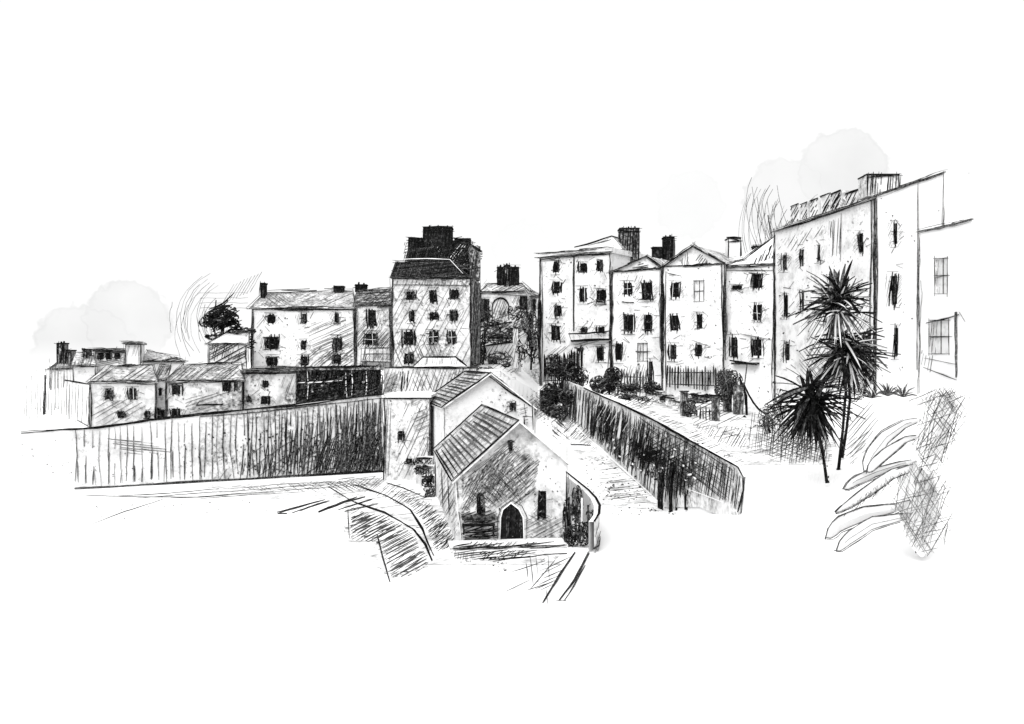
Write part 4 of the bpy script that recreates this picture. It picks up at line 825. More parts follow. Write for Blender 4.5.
# ================================================================== RIGHT TERRACE ROW
def ty(px): return 1 / (1 / 132 + (1 / 112 - 1 / 132) * (px - 540) / 235)
GT = 'white terrace houses on the right'
th, ro, pl = house('corner_block', 'tallest white corner block with a single column of windows on its left, right of centre', 'house', (540, 132), (611, ty(611)), 258.5, 386, 12.0,
    wins=[(556, 266.8, 6, 13, 'd'), (556.7, 287.4, 8, 14, 'd'), (557.5, 311, 8, 13, 'd'), (555.4, 333, 10, 17, 'd'), (583, 268, 8, 11, 'd'), (599.5, 265.8, 7, 13, 'd'), (583, 295, 9, 16, 'd'), (601, 296, 11, 14, 'd'), (583.8, 330, 7, 6, 's'), (600.8, 330, 8, 7, 's'), (580, 357, 9, 22, 'r'), (600.8, 354, 8, 16, 'd')],
    roof=('flat', 5.0), roofmat='limewash', rw=2.0, ew=(3, 2.2, 1.6, 0), group=GT, specks=40, whatch=[([(545, 350), (572, 344), (572, 352), (545, 360)], 40, 3, .8, ['pencil', 'faint']), ([(574, 340), (611, 340), (611, 348), (574, 348)], 15, 4, .8, ['faint', 'pencil'])])
m = M(); m.stroke(pl.at, [(574, 257), (574, 331)], 1.8, 'graphite', .8, 2, .1); m.stroke(pl.at, [(542, 262), (543, 384)], 1.4, 'pencil', .8, 1, .1); m.build('drainpipe', th)
q = pl.back(4); m = M(); a, b, c = q.at(586, 250), q.at(622, 249), q.at(612, 235.5); d = -pl.n * 6
m.poly([a, b, c], 'limewash'); m.poly([a + d, b + d, c + d], 'limewash'); m.poly([a, c, c + d, a + d], 'pale_slate'); m.poly([c, b, b + d, c + d], 'pale_slate')
m.stroke(q.at, [(575, 247), (588, 244), (612, 235.5), (622, 239)], 2.2, 'ink', .7, 2); m.stroke(q.at, [(588, 246), (612, 239.5)], 1.2, 'graphite', .7, 1); m.build('roof_gable', ro)
chimney(ro, 620, 639, 229, 262, 130, 2.4, mt='dark_stone', pots=3)
q = pl.back(-.6); m = M(); ua, za = q.uz(569, 334.5); ub, zb = q.uz(622, 340.5)
m.box(q.p(ua, zb), q.u * (ub - ua), -q.n * .58, Vector((0, 0, .2)), 'limewash')
m.stroke(q.at, [(568.5, 334), (585, 334), (611, 331)], 2, 'ink', .6, 2); m.stroke(q.at, [(571, 341), (622, 339)], 2.4, 'ink', .6, 2); m.stroke(q.at, [(569, 334), (571.5, 341)], 1.6, 'ink', .5, 1)
for x in range(574, 610, 6): m.stroke(q.at, [(x, 334), (x, 340)], .8, 'pencil', .4, 1)
m.build('balcony', th)
th, ro, pl = house('terrace_house', 'white gabled terrace house right of the corner block, with lattice window near its foot', 'house', (611.6, ty(611.6) - 1.5), (662, ty(662) - 1.5), 272, 400, 12.0,
    wins=[(627.6, 288.7, 10, 14, 'd'), (646.5, 291, 12, 20, 'd'), (629, 323, 11, 20, 'd'), (648, 323, 8, 20, 'd'), (618.4, 352, 8, 19, 'd'), (642.6, 352, 10, 18, 'g'), (650.5, 374, 5, 30, 's')],
    roof=('gable', (647, 256)), ew=(2.6, 2.0, 2.6, 0), rw=2.2, group=GT, specks=30, whatch=[([(640, 262), (658, 268), (640, 270), (630, 270)], 12, 2, 1.8, ['ink', 'graphite']), ([(624, 276), (648, 274), (636, 300), (626, 290)], 70, 5, .9, ['pencil', 'graphite', 'faint']), ([(616, 368), (646, 364), (648, 395), (616, 396)], 75, 3, 1.1, ['graphite', 'pencil', 'faint'])])
m = M(); m.stroke(pl.at, [(622, 302), (634, 302.5)], 2.2, 'ink', .4, 2, .1); m.build('lintel', th)
chimney(ro, 664, 674, 238, 262, 127, 1.6, pots=2); chimney(ro, 653, 662, 248, 258, 127, 1.2, hat=False)
th, ro, pl = house('terrace_house', 'white pedimented terrace house with a picket fenced garden, middle of the right row', 'house', (662.8, ty(662.8) - 2.5), (723.5, ty(723.5) - 2.5), 267.5, 402, 12.0,
    wins=[(675.4, 290, 9, 17, 'd'), (699, 291, 10, 21, 'f'), (674.6, 323, 9, 18, 'd'), (699.6, 321.5, 7, 17, 'd'), (673.3, 352, 8, 17, 'd'), (698.3, 350.4, 8, 14, 'd')],
    roof=('gable', (694, 245.5)), ew=(3, 2.6, 2.4, 0), rw=2.2, group=GT, specks=30, whatch=[([(700, 252), (711, 264), (700, 265), (694, 258)], 55, 1.9, 1.8, ['ink', 'graphite']), ([(680, 260), (688, 252), (690, 265), (682, 266)], 85, 2.4, 1.4, ['graphite']), ([(668, 272), (690, 278), (668, 276)], -12, 2.4, .8, ['pencil']), ([(690, 338), (722, 350), (722, 352), (690, 342)], -20, 2, .8, ['faint'])])
m = M(); m.stroke(pl.at, [(665.5, 272), (666, 396)], 1.5, 'graphite', .8, 1, .1); m.stroke(pl.at, [(726, 268), (725, 360)], 2.2, 'graphite', .9, 2, .1); m.build('drainpipe', th)
th, ro, pl = house('terrace_house', 'white terrace house with a thin balcony slab, rightmost of the four in the right row', 'house', (724.2, ty(724.2) - 1.5), (774, ty(774) - 1.5), 267.5, 405, 12.0,
    wins=[(756.8, 281, 12, 17, 'd'), (757.3, 312.4, 9, 18, 'd'), (734, 347, 8, 23, 'd'), (757.3, 347.8, 11, 19, 'd'), (737, 287.5, 10, 4, 's')],
    roof=('ridge', (742, 260.5), (774.5, 237.5), 5, 5), roofmat='limewash', rhatch=[([(752, 262), (772, 244), (773, 258), (756, 264)], 70, 2.0, 2.0, ['ink', 'ink', 'graphite']), ([(726, 256), (752, 258), (752, 264), (728, 264)], 10, 2.5, 1, ['graphite', 'pencil'])], ew=(2.6, 1.6, 2.4, 0), group=GT, specks=30)
m = M(); m.stroke(pl.at, [(726, 270.5), (774, 270)], 1.2, 'graphite', .6, 1, .1); m.stroke(pl.at, [(740, 334), (773, 340)], 1, 'pencil', .6, 1, .1); m.build('cornice', th)
q = pl.back(-.9); m = M(); ua, za = q.uz(731, 361.5); ub, zb = q.uz(757, 364.5); m.box(q.p(ua, zb), q.u * (ub - ua), -q.n * .88, Vector((0, 0, .25)), 'graphite')
m.stroke(q.at, [(730, 360.5), (757, 364.5)], 3.2, 'ink', .6, 2); m.build('balcony', th)
chimney(ro, 728.5, 740.5, 239, 262, 120, 1.8, mt='limewash', hat=False, pots=2); chimney(ro, 754, 760, 247, 258, 118, 1.2)
m = M()

# tall receding building on the right
GB = 'tall receding building fronts on the right'
def hy(px): return 1 / (1 / 110 + (1 / 76.9 - 1 / 110) * (px - 775) / (942.7 - 775))
th, ro, pl = house('long_building', 'long tall white building with a row of roof dormers, receding behind the palms', 'building', (775.5, hy(775.5)), (875, hy(875)), 232, 8.0, 14.0,
    wins=[(784.5, 262.6, 6, 18, 'd'), (802, 258, 4, 20, 's'), (818.5, 253.5, 3, 18, 's'), (860.7, 243, 6, 23, 's'), (786, 305.7, 5, 25, 's'), (802.5, 302, 4, 22, 's'), (787, 352, 5, 20, 's')],
    roof=('flat', 1.2), roofmat='limewash', ew=(2.2, 2.4, 2.2, 0), rw=1.5, group=GB, specks=70, whatch=[([(780, 240), (822, 224), (828, 232), (790, 252)], 58, 3.4, .8, ['pencil', 'faint', 'graphite']), ([(828, 222), (842, 216), (842, 262), (833, 256)], 87, 3.6, 1.2, ['graphite', 'pencil', 'faint']), ([(850, 340), (873, 325), (873, 384), (862, 384)], 70, 2.2, 1.5, ['graphite', 'ink']), ([(808, 310), (872, 285), (872, 384), (806, 384)], 58, 4.2, .9, ['pencil', 'graphite', 'faint'], .25), ([(800, 350), (850, 330), (866, 384), (796, 384)], -50, 4.0, .9, ['pencil', 'faint'], .25)])
m = M(); m.stroke(pl.at, [(872.5, 200), (870, 370)], 1.6, 'pencil', .9, 2, .1); m.stroke(pl.at, [(834, 220), (833, 256)], 1.2, 'graphite', .8, 1, .1); m.stroke(pl.at, [(842, 214), (841, 262)], 1.2, 'pencil', .8, 1, .1); m.build('drainpipe', th)
for a, b, t1, t2 in ((791, 799, 207, 221), (801, 808, 205, 219), (810, 818, 201, 216), (821, 830, 196, 213), (831, 841, 194, 210), (846, 861, 194, 205)):
    q = pl.back(.8); m = M(); ua, za = q.uz(a, t1); ub, zb = q.uz(b, t2)
    m.box(q.p(ua, zb - .6), q.u * (ub - ua), -q.n * 2.2, Vector((0, 0, za - zb + .6)), 'limewash_worn'); po = [proj(q.p(ua, za)), proj(q.p(ub, za)), proj(q.p(ub, zb)), proj(q.p(ua, zb))]
    m.hatch(q.at, po, 62, 2.3, 1.8, ['ink', 'ink', 'graphite']); m.stroke(q.at, po[:2], 2.2, 'ink', .6, 2); m.build('dormer', ro)
th, ro, pl = house('long_building', 'tall plain white building front with three narrow slit windows beside the palm', 'building', (875.8, hy(875.8) - .3), (944, hy(944) - .3), 196.2, 9.2, 14.0,
    wins=[(895.3, 233.7, 5, 25, 's'), (894, 290, 8, 34, 's'), (896, 341.8, 5, 33, 's')], roof=('flat', 1.0), roofmat='limewash', ew=(2.2, 1.0, 2.0, 0), emats=('graphite', 'pencil'), rw=1.4, group=GB, specks=25, side='chalk', wall='chalk', over=0.0)
m = M(); m.stroke(pl.at, [(878.5, 198), (877, 370)], 1.1, 'pencil', 1, 1, .1); m.stroke(pl.at, [(919, 180), (918, 370)], 1.2, 'faint', .8, 2, .1); m.build('drainpipe', th)
chimney(ro, 867, 899, 175, 196, hy(880) + 1.5, 2.2, mt='limewash_worn')
th, ro, pl = house('annexe_house', 'low white house with open casement windows at the right edge of the town', 'house', (920.5, hy(920.5) - 1.6), (972, hy(972) - 1.6), 232, 9.2, 8.0,
    wins=[(941.5, 276, 13, 36, 'g'), (939.5, 337, 20, 34, 'g')], roof=('flat', .8), roofmat='limewash', ew=(1.4, 0, 1.4, 0), emats=('pencil', 'faint'), rw=1.6, group=GB, side='chalk', wall='chalk', over=0.0)
m = M(); m.stroke(pl.at, [(957, 312), (957.5, 378)], 3.0, 'pencil', .8, 2, .1); m.stroke(pl.at, [(960, 312), (966, 322)], 2, 'pencil', .8, 1, .1); m.stroke(pl.at, [(924, 368), (958, 380)], 1.4, 'graphite', .8, 1, .1); m.stroke(pl.at, [(925, 358), (958, 364)], 1, 'pencil', .8, 1, .1)
m.hatch(pl.at, [(922, 350), (934, 355), (932, 374), (922, 366)], 80, 3, 1.2, ['pencil', 'graphite', 'faint']); m.stroke(pl.at, [(927, 323), (950, 318), (960, 315)], 1.4, 'graphite', .8, 2, .1); m.build('door_frame', th)
arcs = []
for i in range(24):
    r_ = 22 + i * 2.0 + U(-1.5, 1.5); a0, a1 = U(2.35, 2.75), U(3.3, 4.0)
    arcs.append([(808 + r_ * math.cos(a0 + (a1 - a0) * q / 7), 226 - r_ * 1.15 * math.sin(a1 - (a1 - a0) * q / 7) * -1) for q in range(8)])
for i in range(11):
    x0 = 768 + i * 3.4; arcs.append([(x0 + q * 2.6, 250 - i * 3.4 - q * 6 + .4 * q * q) for q in range(7)])
for i in range(6): x0 = 752 + i * 5; t_ = U(185, 205); arcs.append([(x0 + q * 1.0 + .3 * q * q, t_ + q * 9) for q in range(6)])
sky_hatch_tree('sky hatching of thin strokes shaped as a leafless tree behind the roofs where the right row meets the tall building', (771, 300), 128, arcs, [(770, 320), (771, 270), (772, 240), (768, 215)], .6)

# ================================================================== GARDENS
GF = 'garden fences in front of the right row'
def pickets(name, label, A, B, t0, b0, t1, b1, n, w, mats, rails=True, group=GF):
    pl = VP(A, B); th = thing(name, label, 'fence', pl.at(A[0], b0), group); r = M(); pk = M(); pl2 = pl.back(.06)
    for i in range(n):
        f_ = i / (n - 1); x = A[0] + (B[0] - A[0]) * f_; t, b = t0 + (t1 - t0) * f_ + U(-3, 2.5), b0 + (b1 - b0) * f_ + U(-5, 2)
        pk = M(); Yq = pl.at(x, t).y; s = Yq / F; p0, p1 = pl.at(x + U(-.6, .6), t), pl.at(x, b)
        pk.tube([p0 + Vector((0, 0, .12)), p0 - Vector((0, 0, .2)), p0 * .5 + p1 * .5 + pl.u * U(-.06, .06), p1], [.1 * w * s, .4 * w * s * U(.6, 1.2), .45 * w * s * U(.6, 1.2), .3 * w * s * U(.4, 1.2)], random.choice(mats), 4); pk.build('picket', th)
    if rails:
        for f_ in (.2, .8): r.stroke(pl2.at, [(A[0], t0 + (b0 - t0) * f_), (B[0], t1 + (b1 - t1) * f_)], 1.4, 'graphite', .5, 1, 0)
        r.build('rail', th)
pickets('picket_fence', 'grey picket fence along the garden of the pedimented terrace house', (667, 117), (724, 113), 368, 388, 369, 391, 22, 2.2, ['graphite', 'ink', 'pencil', 'graphite'])
pickets('board_fence', 'dark tall board fence at the foot of the corner block', (544, 124), (581, 118), 357, 386, 352, 388, 20, 2.4, ['ink', 'graphite', 'ink'])
pickets('board_fence', 'dark board fence below the corner block, leading to the gate post', (541, 116), (568, 111.4), 389, 412, 383, 419, 17, 2.8, ['ink', 'graphite', 'ink', 'pencil'])
pickets('board_fence', 'short leaning grey board fence under the lattice window house', (612, 117), (646, 114), 372, 396, 372, 398, 12, 2.2, ['graphite', 'pencil', 'ink'])
pickets('picket_fence', 'small low gate of pale pickets between the two garden gate posts', (700, 90), (716, 88), 408, 424, 408, 425, 6, 2.4, ['graphite', 'pencil'])
GP = 'garden posts of the right row'
def gpost(x0, x1, t, b, Y, lb, mats=('graphite', 'ink')):
    def fn(m):
        p = VP((x0, Y), (x1, Y)); ua, za = p.uz(x0, t); ub, zb = p.uz(x1, b); m.box(p.p(ua, zb - .5), p.u * (ub - ua), -p.n * (ub - ua), Vector((0, 0, za - zb + .5)), 'dark_stone')
        m.box(p.p(ua - .08, za, .08), p.u * (ub - ua + .16), -p.n * (ub - ua + .16), Vector((0, 0, .12)), 'graphite')
        m.hatch(p.at, [(x0, t), (x1, t), (x1, b), (x0, b)], 85, 1.8, 1.3, list(mats))
    simple('gate_post', lb, 'post', fn, W(x0, b, Y), group=GP)
gpost(681.5, 688, 392, 421, 92, 'dark garden gate post left of the small pale gate')
gpost(713, 720, 398, 428, 88, 'grey garden gate post right of the small pale gate', ('graphite', 'pencil'))
gpost(724.5, 732, 372, 420, 99, 'tall black garden pillar at the right end of the picket fence', ('ink', 'ink', 'graphite'))
gpost(735, 743.5, 386, 428, 96, 'tall grey garden pillar beside the leaning pole', ('graphite', 'pencil', 'graphite'))
simple('gate_beam', 'thin timber beam across the tops of the garden gate posts', 'beam', lambda m: m.stroke(VP((682, 91), (727, 91)).at, [(682, 393.5), (700, 396), (727, 396)], 2.4, 'ink', .5, 2, .1), W(700, 396, 91))
simple('leaning_pole', 'dark pole leaning against the tall grey garden pillar', 'pole', lambda m: m.tube([W(739.5, 377, 97), W(746, 396, 96), W(747, 426, 95)], [.1, .16, .12], 'ink', 5), W(746, 428, 95))
simple('rope', 'slack black rope hanging from the leaning pole to the palm', 'rope', lambda m: (m.tube([W(744 + 5 * i, 385 + 29 * (1 - (1 - i / 5) ** 2), 96 - i) for i in range(6)], [.12] * 6, 'ink'), m.tube([W(744 + 5.2 * i, 416 + 19 * (1 - (1 - i / 5) ** 2), 93 - i) for i in range(6)], [.14, .16, .2, .26, .3, .2], 'ink')), W(755, 410, 94))
simple('washing_line_post', 'slim pole standing below the long balcony sill', 'pole', lambda m: (m.tube([W(747, 364, 104), W(744.5, 385, 103)], [.07, .07], 'graphite', 5), m.tube([W(744.5, 385, 103), W(745, 405, 103)], [.07, .07], 'graphite', 5)), W(745, 405, 103))
th = thing('garden_steps', 'flight of narrow garden steps descending below the white gabled house', 'steps', W(660, 398, 108))
for i in range(6):
    m = M(); x, y, Y = 647 + i * 6.2, 388 + i * 2.9, 112 - i * 3.2; p = VP((x, Y), (x + 9, Y - .6)); ua, za = p.uz(x, y)
    m.box(p.p(0, za - 1.0), p.u * p.L, -p.n * 1.4, Vector((0, 0, 1.0)), 'limewash_worn'); m.stroke(p.at, [(x - 1, y), (x + 9, y + 2)], 1.8, 'ink', .6, 2); m.hatch(p.at, [(x, y + 1), (x + 9, y + 2), (x + 9, y + 6), (x, y + 5)], 70, 2.6, 1.4, ['graphite', 'ink']); m.build('step', th)
GG = 'scribbled shrubs in the terrace gardens'
shrub('shrub', 'dark bush in front of the board fence at the corner block', [(566, 370, 116, 11, 12, 110), (553, 366, 118, 8, 12, 80), (580, 378, 113, 8, 11, 80)], group=GG, stem=(568, 392))
shrub('shrub', 'rounded dark bush right of the corner block ground floor windows', [(608, 383, 113, 9, 9, 60), (598, 388, 112, 6, 5, 26), (616, 376, 113, 4, 7, 22)], group=GG, stem=(609, 398))
shrub('shrub', 'low grey shrub along the top of the dark retaining wall', [(628, 396, 104, 10, 4, 34), (642, 400, 101, 7, 4, 22)], ('leaf_grey', 'graphite', 'leaf_dark'), group=GG, stem=(630, 404))
shrub('shrub', 'dark patch of shrub on the slope under the picket fence', [(668, 399, 103, 8, 4, 40), (655, 393, 106, 6, 3, 26)], group=GG, stem=(667, 406))
shrub('shrub', 'grey rounded shrub beside the tall black garden pillar', [(731, 376, 101, 7, 7, 36), (692, 412, 93, 5, 9, 28)], ('leaf_grey', 'graphite', 'pencil', 'leaf_dark'), group=GG, stem=(729, 388))
shrub('shrub', 'spiky tuft of tall grass left of the lower palm', [(768, 425, 78, 5, 14, 40), (776, 416, 74, 5, 16, 36)], ('graphite', 'pencil', 'leaf_dark'), group=GG, stem=(770, 440), r=(.02, .07))
shrub('shrub', 'dark undergrowth between the two fences below the corner block', [(553, 392, 113, 12, 9, 110), (570, 398, 109, 10, 9, 100), (548, 405, 112, 7, 9, 60), (556, 414, 110, 10, 9, 90)], group=GG, stem=(560, 402))
m = M()
HT([(590, 398), (640, 404), (700, 432), (745, 462), (742, 468), (690, 438), (640, 410)], 20, 3.4, 1.0, ['pencil', 'graphite', 'faint'], drop=.25)
HT([(690, 425), (740, 428), (800, 440), (820, 452), (770, 460), (740, 450)], 15, 4.4, .8, ['faint', 'pencil', 'faint'], drop=.3)
HT([(760, 430), (825, 425), (830, 462), (790, 466)], 80, 4, .8, ['faint', 'pencil'], drop=.3)
HT([(765, 436), (815, 440), (810, 462), (775, 458)], 38, 3.6, .8, ['faint', 'pencil'], drop=.3)
HT([(590, 385), (640, 390), (660, 398), (640, 402), (600, 396)], 40, 3, 1.1, ['graphite', 'pencil'], drop=.2)
HT([(845, 440), (868, 430), (866, 460), (848, 468)], 40, 4.6, .8, ['faint', 'pencil'])
m.specks(ground_at, [(690, 425), (830, 460)], 112, .6, 1.5, ['ground_graphite', 'ground_pencil', 'ground_faint'], off=UPZ)
HT([(482, 345), (510, 330), (536, 345), (538, 372), (495, 374)], 35, 3.2, 1.2, ['graphite', 'pencil'], drop=.25)
HT([(540, 390), (566, 400), (566, 420), (545, 412)], 60, 2.6, 1.6, ['graphite', 'ink'])
HT([(535, 392), (560, 420), (575, 440), (560, 445), (540, 420)], -40, 3.0, 1.3, ['graphite', 'pencil'], drop=.2)
tag(m.build('grass'), 'thin grass and weeds on the sloping terrace gardens', 'grass', kind='stuff')

def patch(name, label, polys, mt='worn_ground'):
    m = M()
    for po in polys:
        x0, x1 = int(min(p[0] for p in po)), int(max(p[0] for p in po)); y0, y1 = int(min(p[1] for p in po)), int(max(p[1] for p in po))
        def ins(x, y):
            c = False
            for (a, b), (e, f_) in zip(po, po[1:] + po[:1]):
                if (b > y) != (f_ > y) and x < (e - a) * (y - b) / (f_ - b) + a: c = not c
            return c
        for x in range(x0, x1, 4):
            for y in range(y0, y1, 3):
                if not ins(x + 2, y + 1.5): continue
                P = [ground_at(a, b) for a, b in ((x, y), (x, y + 3), (x + 4, y + 3), (x + 4, y))]
                if None in P or max(p.y for p in P) - min(p.y for p in P) > 8: continue
                m.poly([p + Vector((0, 0, .02)) for p in P], mt)
    tag(m.build(name), label, kind='structure')
patch('garden_bank', 'grimy sloping ground of the terrace gardens', [[(588, 386), (640, 384), (760, 402), (838, 418), (832, 464), (780, 466), (744, 464), (690, 440), (640, 414)]])
patch('street', 'grimy steep street between the tall houses', [[(480, 326), (538, 326), (540, 384), (484, 374)]])
patch('chapel_bank', 'worn bank between the chapel hall and the dark retaining wall', [[(530, 388), (566, 398), (640, 492), (664, 510), (600, 508), (596, 480), (566, 440), (534, 414)]])
patch('quay_ground', 'worn ground around the quay road and chapel', [[(200, 486), (384, 478), (440, 505), (460, 545), (560, 552), (560, 566), (455, 566), (430, 566), (392, 580), (345, 535), (345, 500), (220, 496)]])
m = M()  # pencil hatching over garden, palm and quay ground
HT([(592, 384), (640, 388), (668, 400), (640, 408), (606, 396)], 30, 3, 1.4, ['ground_graphite', 'ink', 'ground_pencil'])
HT([(690, 424), (744, 428), (750, 450), (720, 446)], 60, 4, 1, ['pencil', 'graphite'])
HT([(535, 388), (566, 396), (600, 440), (575, 440), (545, 415)], 45, 3, 1.2, ['graphite', 'pencil', 'pencil'], drop=.2)
HT([(600, 455), (650, 490), (664, 508), (610, 500), (596, 475)], 8, 4, .8, ['pencil', 'faint'], drop=.4)
HT([(752, 410), (800, 430), (826, 440), (832, 462), (780, 464), (748, 448)], 84, 3.2, .9, ['pencil', 'graphite', 'faint'])
HT([(752, 420), (800, 434), (826, 444), (820, 462), (770, 462)], -20, 3.6, .9, ['pencil', 'faint'])
HT([(770, 405), (822, 420), (826, 450), (780, 452)], 45, 3.0, 1.0, ['graphite', 'pencil'])
HT([(845, 420), (872, 400), (880, 420), (852, 466)], 50, 4, .8, ['faint', 'pencil'])
HT([(668, 400), (724, 394), (745, 420), (700, 428)], 25, 3.6, 1, ['pencil', 'graphite'], drop=.3)
HT([(230, 486), (380, 476), (382, 486), (240, 493)], 8, 2.6, 1, ['pencil', 'graphite', 'faint'], drop=.25)
HT([(300, 483), (380, 477), (420, 500), (400, 505), (352, 488)], 40, 3, .9, ['pencil', 'graphite', 'faint'], drop=.25)
HT([(350, 505), (412, 532), (430, 562), (392, 580), (378, 545), (350, 540)], 30, 3.4, 1.0, ['faint', 'faint', 'pencil'], drop=.2)
HT([(394, 490), (430, 502), (458, 545), (436, 553), (424, 522)], 45, 2.8, 1.0, ['graphite', 'pencil', 'faint'], drop=.15)
tag(m.build('grass'), 'dense rough grass and pencil hatched earth between gardens, palms and quay', 'grass', kind='stuff')
shrub('shrub', 'black scribbled bush hiding the foot of the white gabled house', [(600, 384, 111, 10, 8, 110), (613, 378, 112, 9, 11, 110), (630, 388, 110, 12, 5, 80), (652, 388, 111, 9, 6, 80)], group=GG, stem=(602, 394))
shrub('shrub', 'tangled dark bush between the slack rope and the lower palm', [(768, 418, 82, 9, 14, 70), (780, 405, 76, 6, 16, 60), (760, 430, 84, 9, 5, 50)], ('graphite', 'leaf_dark', 'pencil', 'leaf_grey'), group=GG, stem=(768, 436), r=(.03, .08))
shrub('shrub', 'ragged grey bush behind the tall garden pillars', [(724, 386, 98, 9, 18, 110), (738, 388, 98, 6, 14, 70), (700, 398, 104, 16, 5, 70), (690, 408, 91, 6, 9, 50)], ('graphite', 'leaf_grey', 'pencil', 'ink'), group=GG, stem=(722, 400))
shrub('shrub', 'dark climber on the tall building wall behind the palm crowns', [(866, 372, 82, 8, 14, 70), (856, 392, 74, 10, 10, 60), (866, 345, 84, 5, 14, 40)], ('graphite', 'leaf_dark', 'pencil', 'leaf_grey'), group=GG, stem=(864, 396), r=(.03, .08))
# ================================================================== PALMS
def palm(label, base, mid, crown, Y, blades, ln, tilt, mats, skirt=0):
    th = thing('palm_tree', label, 'palm', W(*base, Y), 'cabbage palms by the tall building')
    m = M(); s = Y / F; P = [W(*base, Y), W((base[0] + mid[0]) / 2 + .6, (base[1] + mid[1]) / 2, Y), W(*mid, Y), W(*crown, Y)]
    m.tube(P, [1.7 * s, 1.4 * s, 1.4 * s, 1.7 * s], 'ink', 7)
    for i in range(26):
        t = U(0, .98); k = int(t * 3); p = P[k] + (P[k + 1] - P[k]) * (t * 3 - k); a = U(0, 6.28); o = Vector((math.cos(a), math.sin(a), 0)) * 2.0 * s
        m.tube([p + o, p + o * 1.3 + Vector((0, 0, U(-.25, .1)))], [.05, .03], 'graphite')
    m.build('trunk', th)
    m = M(); c = W(*crown, Y)
    for i in range(blades):
        a = U(0, 6.28); el = U(*tilt); L = ln * s * U(.65, 1.1)
        d = Vector((math.cos(a) * math.cos(el), .75 * math.sin(a) * math.cos(el), math.sin(el))); sd = Vector((-math.sin(a), math.cos(a), U(-.5, .5))).normalized()
        Pb = []; w = U(1.2, 2.5) * s; mt = random.choice(mats); o = c + Vector((U(-1, 1), U(-1, 1), U(-1.5, 1.3) * 1.6)) * 6.0 * s; d = (d + Vector((U(-1, 1), U(-1, 1), U(-1, 1))) * .35).normalized()
        for k in range(5):
            t = k / 4; Pb.append(o + d * L * t + Vector((0, 0, -.26 * L * t * t * (1 - .6 * abs(math.sin(el))))))
        wid = [.5, 1, 1, .8, .12]
        for k in range(4):
            a0, a1 = Pb[k] + sd * w * wid[k], Pb[k] - sd * w * wid[k]; b0, b1 = Pb[k + 1] + sd * w * wid[k + 1], Pb[k + 1] - sd * w * wid[k + 1]
            up = Vector((0, 0, w * .5)); m.poly([a0, Pb[k] - up, Pb[k + 1] - up, b0], mt); m.poly([Pb[k] - up, a1, b1, Pb[k + 1] - up], mt)
            if mt in ('leaf_white', 'leaf_grey'):
                for e0, e1 in ((a0, b0), (a1, b1)): m.tube([e0, e1], [.32 * s, .28 * s], 'ink')
    m.build('crown', th)
    if skirt:
        m = M()
        for i in range(skirt):
            a = U(0, 6.28); o = c + Vector((0, 0, -U(0, 2) * s)); L = ln * s * U(.7, 1.15); h = Vector((math.cos(a), .8 * math.sin(a), 0)) * U(.2, .75)
            Pp = [o + h * L * t + Vector((0, 0, -L * t * U(.9, 1.1))) for t in (0, .35, .7, 1)]
            m.tube(Pp, [.4 * s, .9 * s, .7 * s, .1 * s], random.choice(mats), 4)
        m.build('dead_leaves', th)
PM = ['leaf_dark', 'leaf_dark', 'ink', 'leaf_grey', 'graphite', 'leaf_white', 'leaf_white']
palm('tall palm with the highest spiky crown in front of the long building', (838.5, 470), (846, 390), (837, 302), 60, 130, 39, (-.45, 1.15), PM + ['leaf_white', 'leaf_white', 'leaf_grey'], 50)
palm('palm with a crown of hanging dark blades just under the highest crown', (842, 458), (850, 400), (847, 346), 62.5, 140, 43, (-1.25, .6), PM, 90)
palm('short bushy palm leaning left, lowest crown of the palm group', (827, 483), (820, 440), (811, 398), 56, 160, 43, (-1.2, .6), PM[:5] + PM[:3], 80)
# low spiky plants at the foot of the low house
for i, (x, y, Y, lb) in enumerate(((872, 388, 72, 'spiky plant just right of the palm trunks, leftmost of the small ones'), (888, 386, 71, 'spiky pale plant under the lowest slit window'), (903, 387, 70, 'spiky pale plant beside the big leaved plant, below the drainpipe'))):
    th = thing('spiky_plant', lb, 'plant', ground_at(x, y + 12) or W(x, y + 12, Y), 'small spiky plants below the tall front')
    m = M(); b = W(x, y + 10, Y); s = Y / F
    for k in range(11):
        a = math.pi * (k + .5) / 11 + U(-.1, .1); L = U(10, 20) * s; e = b + Vector((math.cos(a) * L, U(-.4, .4), math.sin(a) * L * .8)); md = b + (e - b) * .5 + Vector((0, 0, .12 * L))
        m.tube([b, md, e], [.5 * s, .8 * s, .15 * s], random.choice(['graphite', 'pencil', 'leaf_grey']), 4)
    m.build('leaves', th)
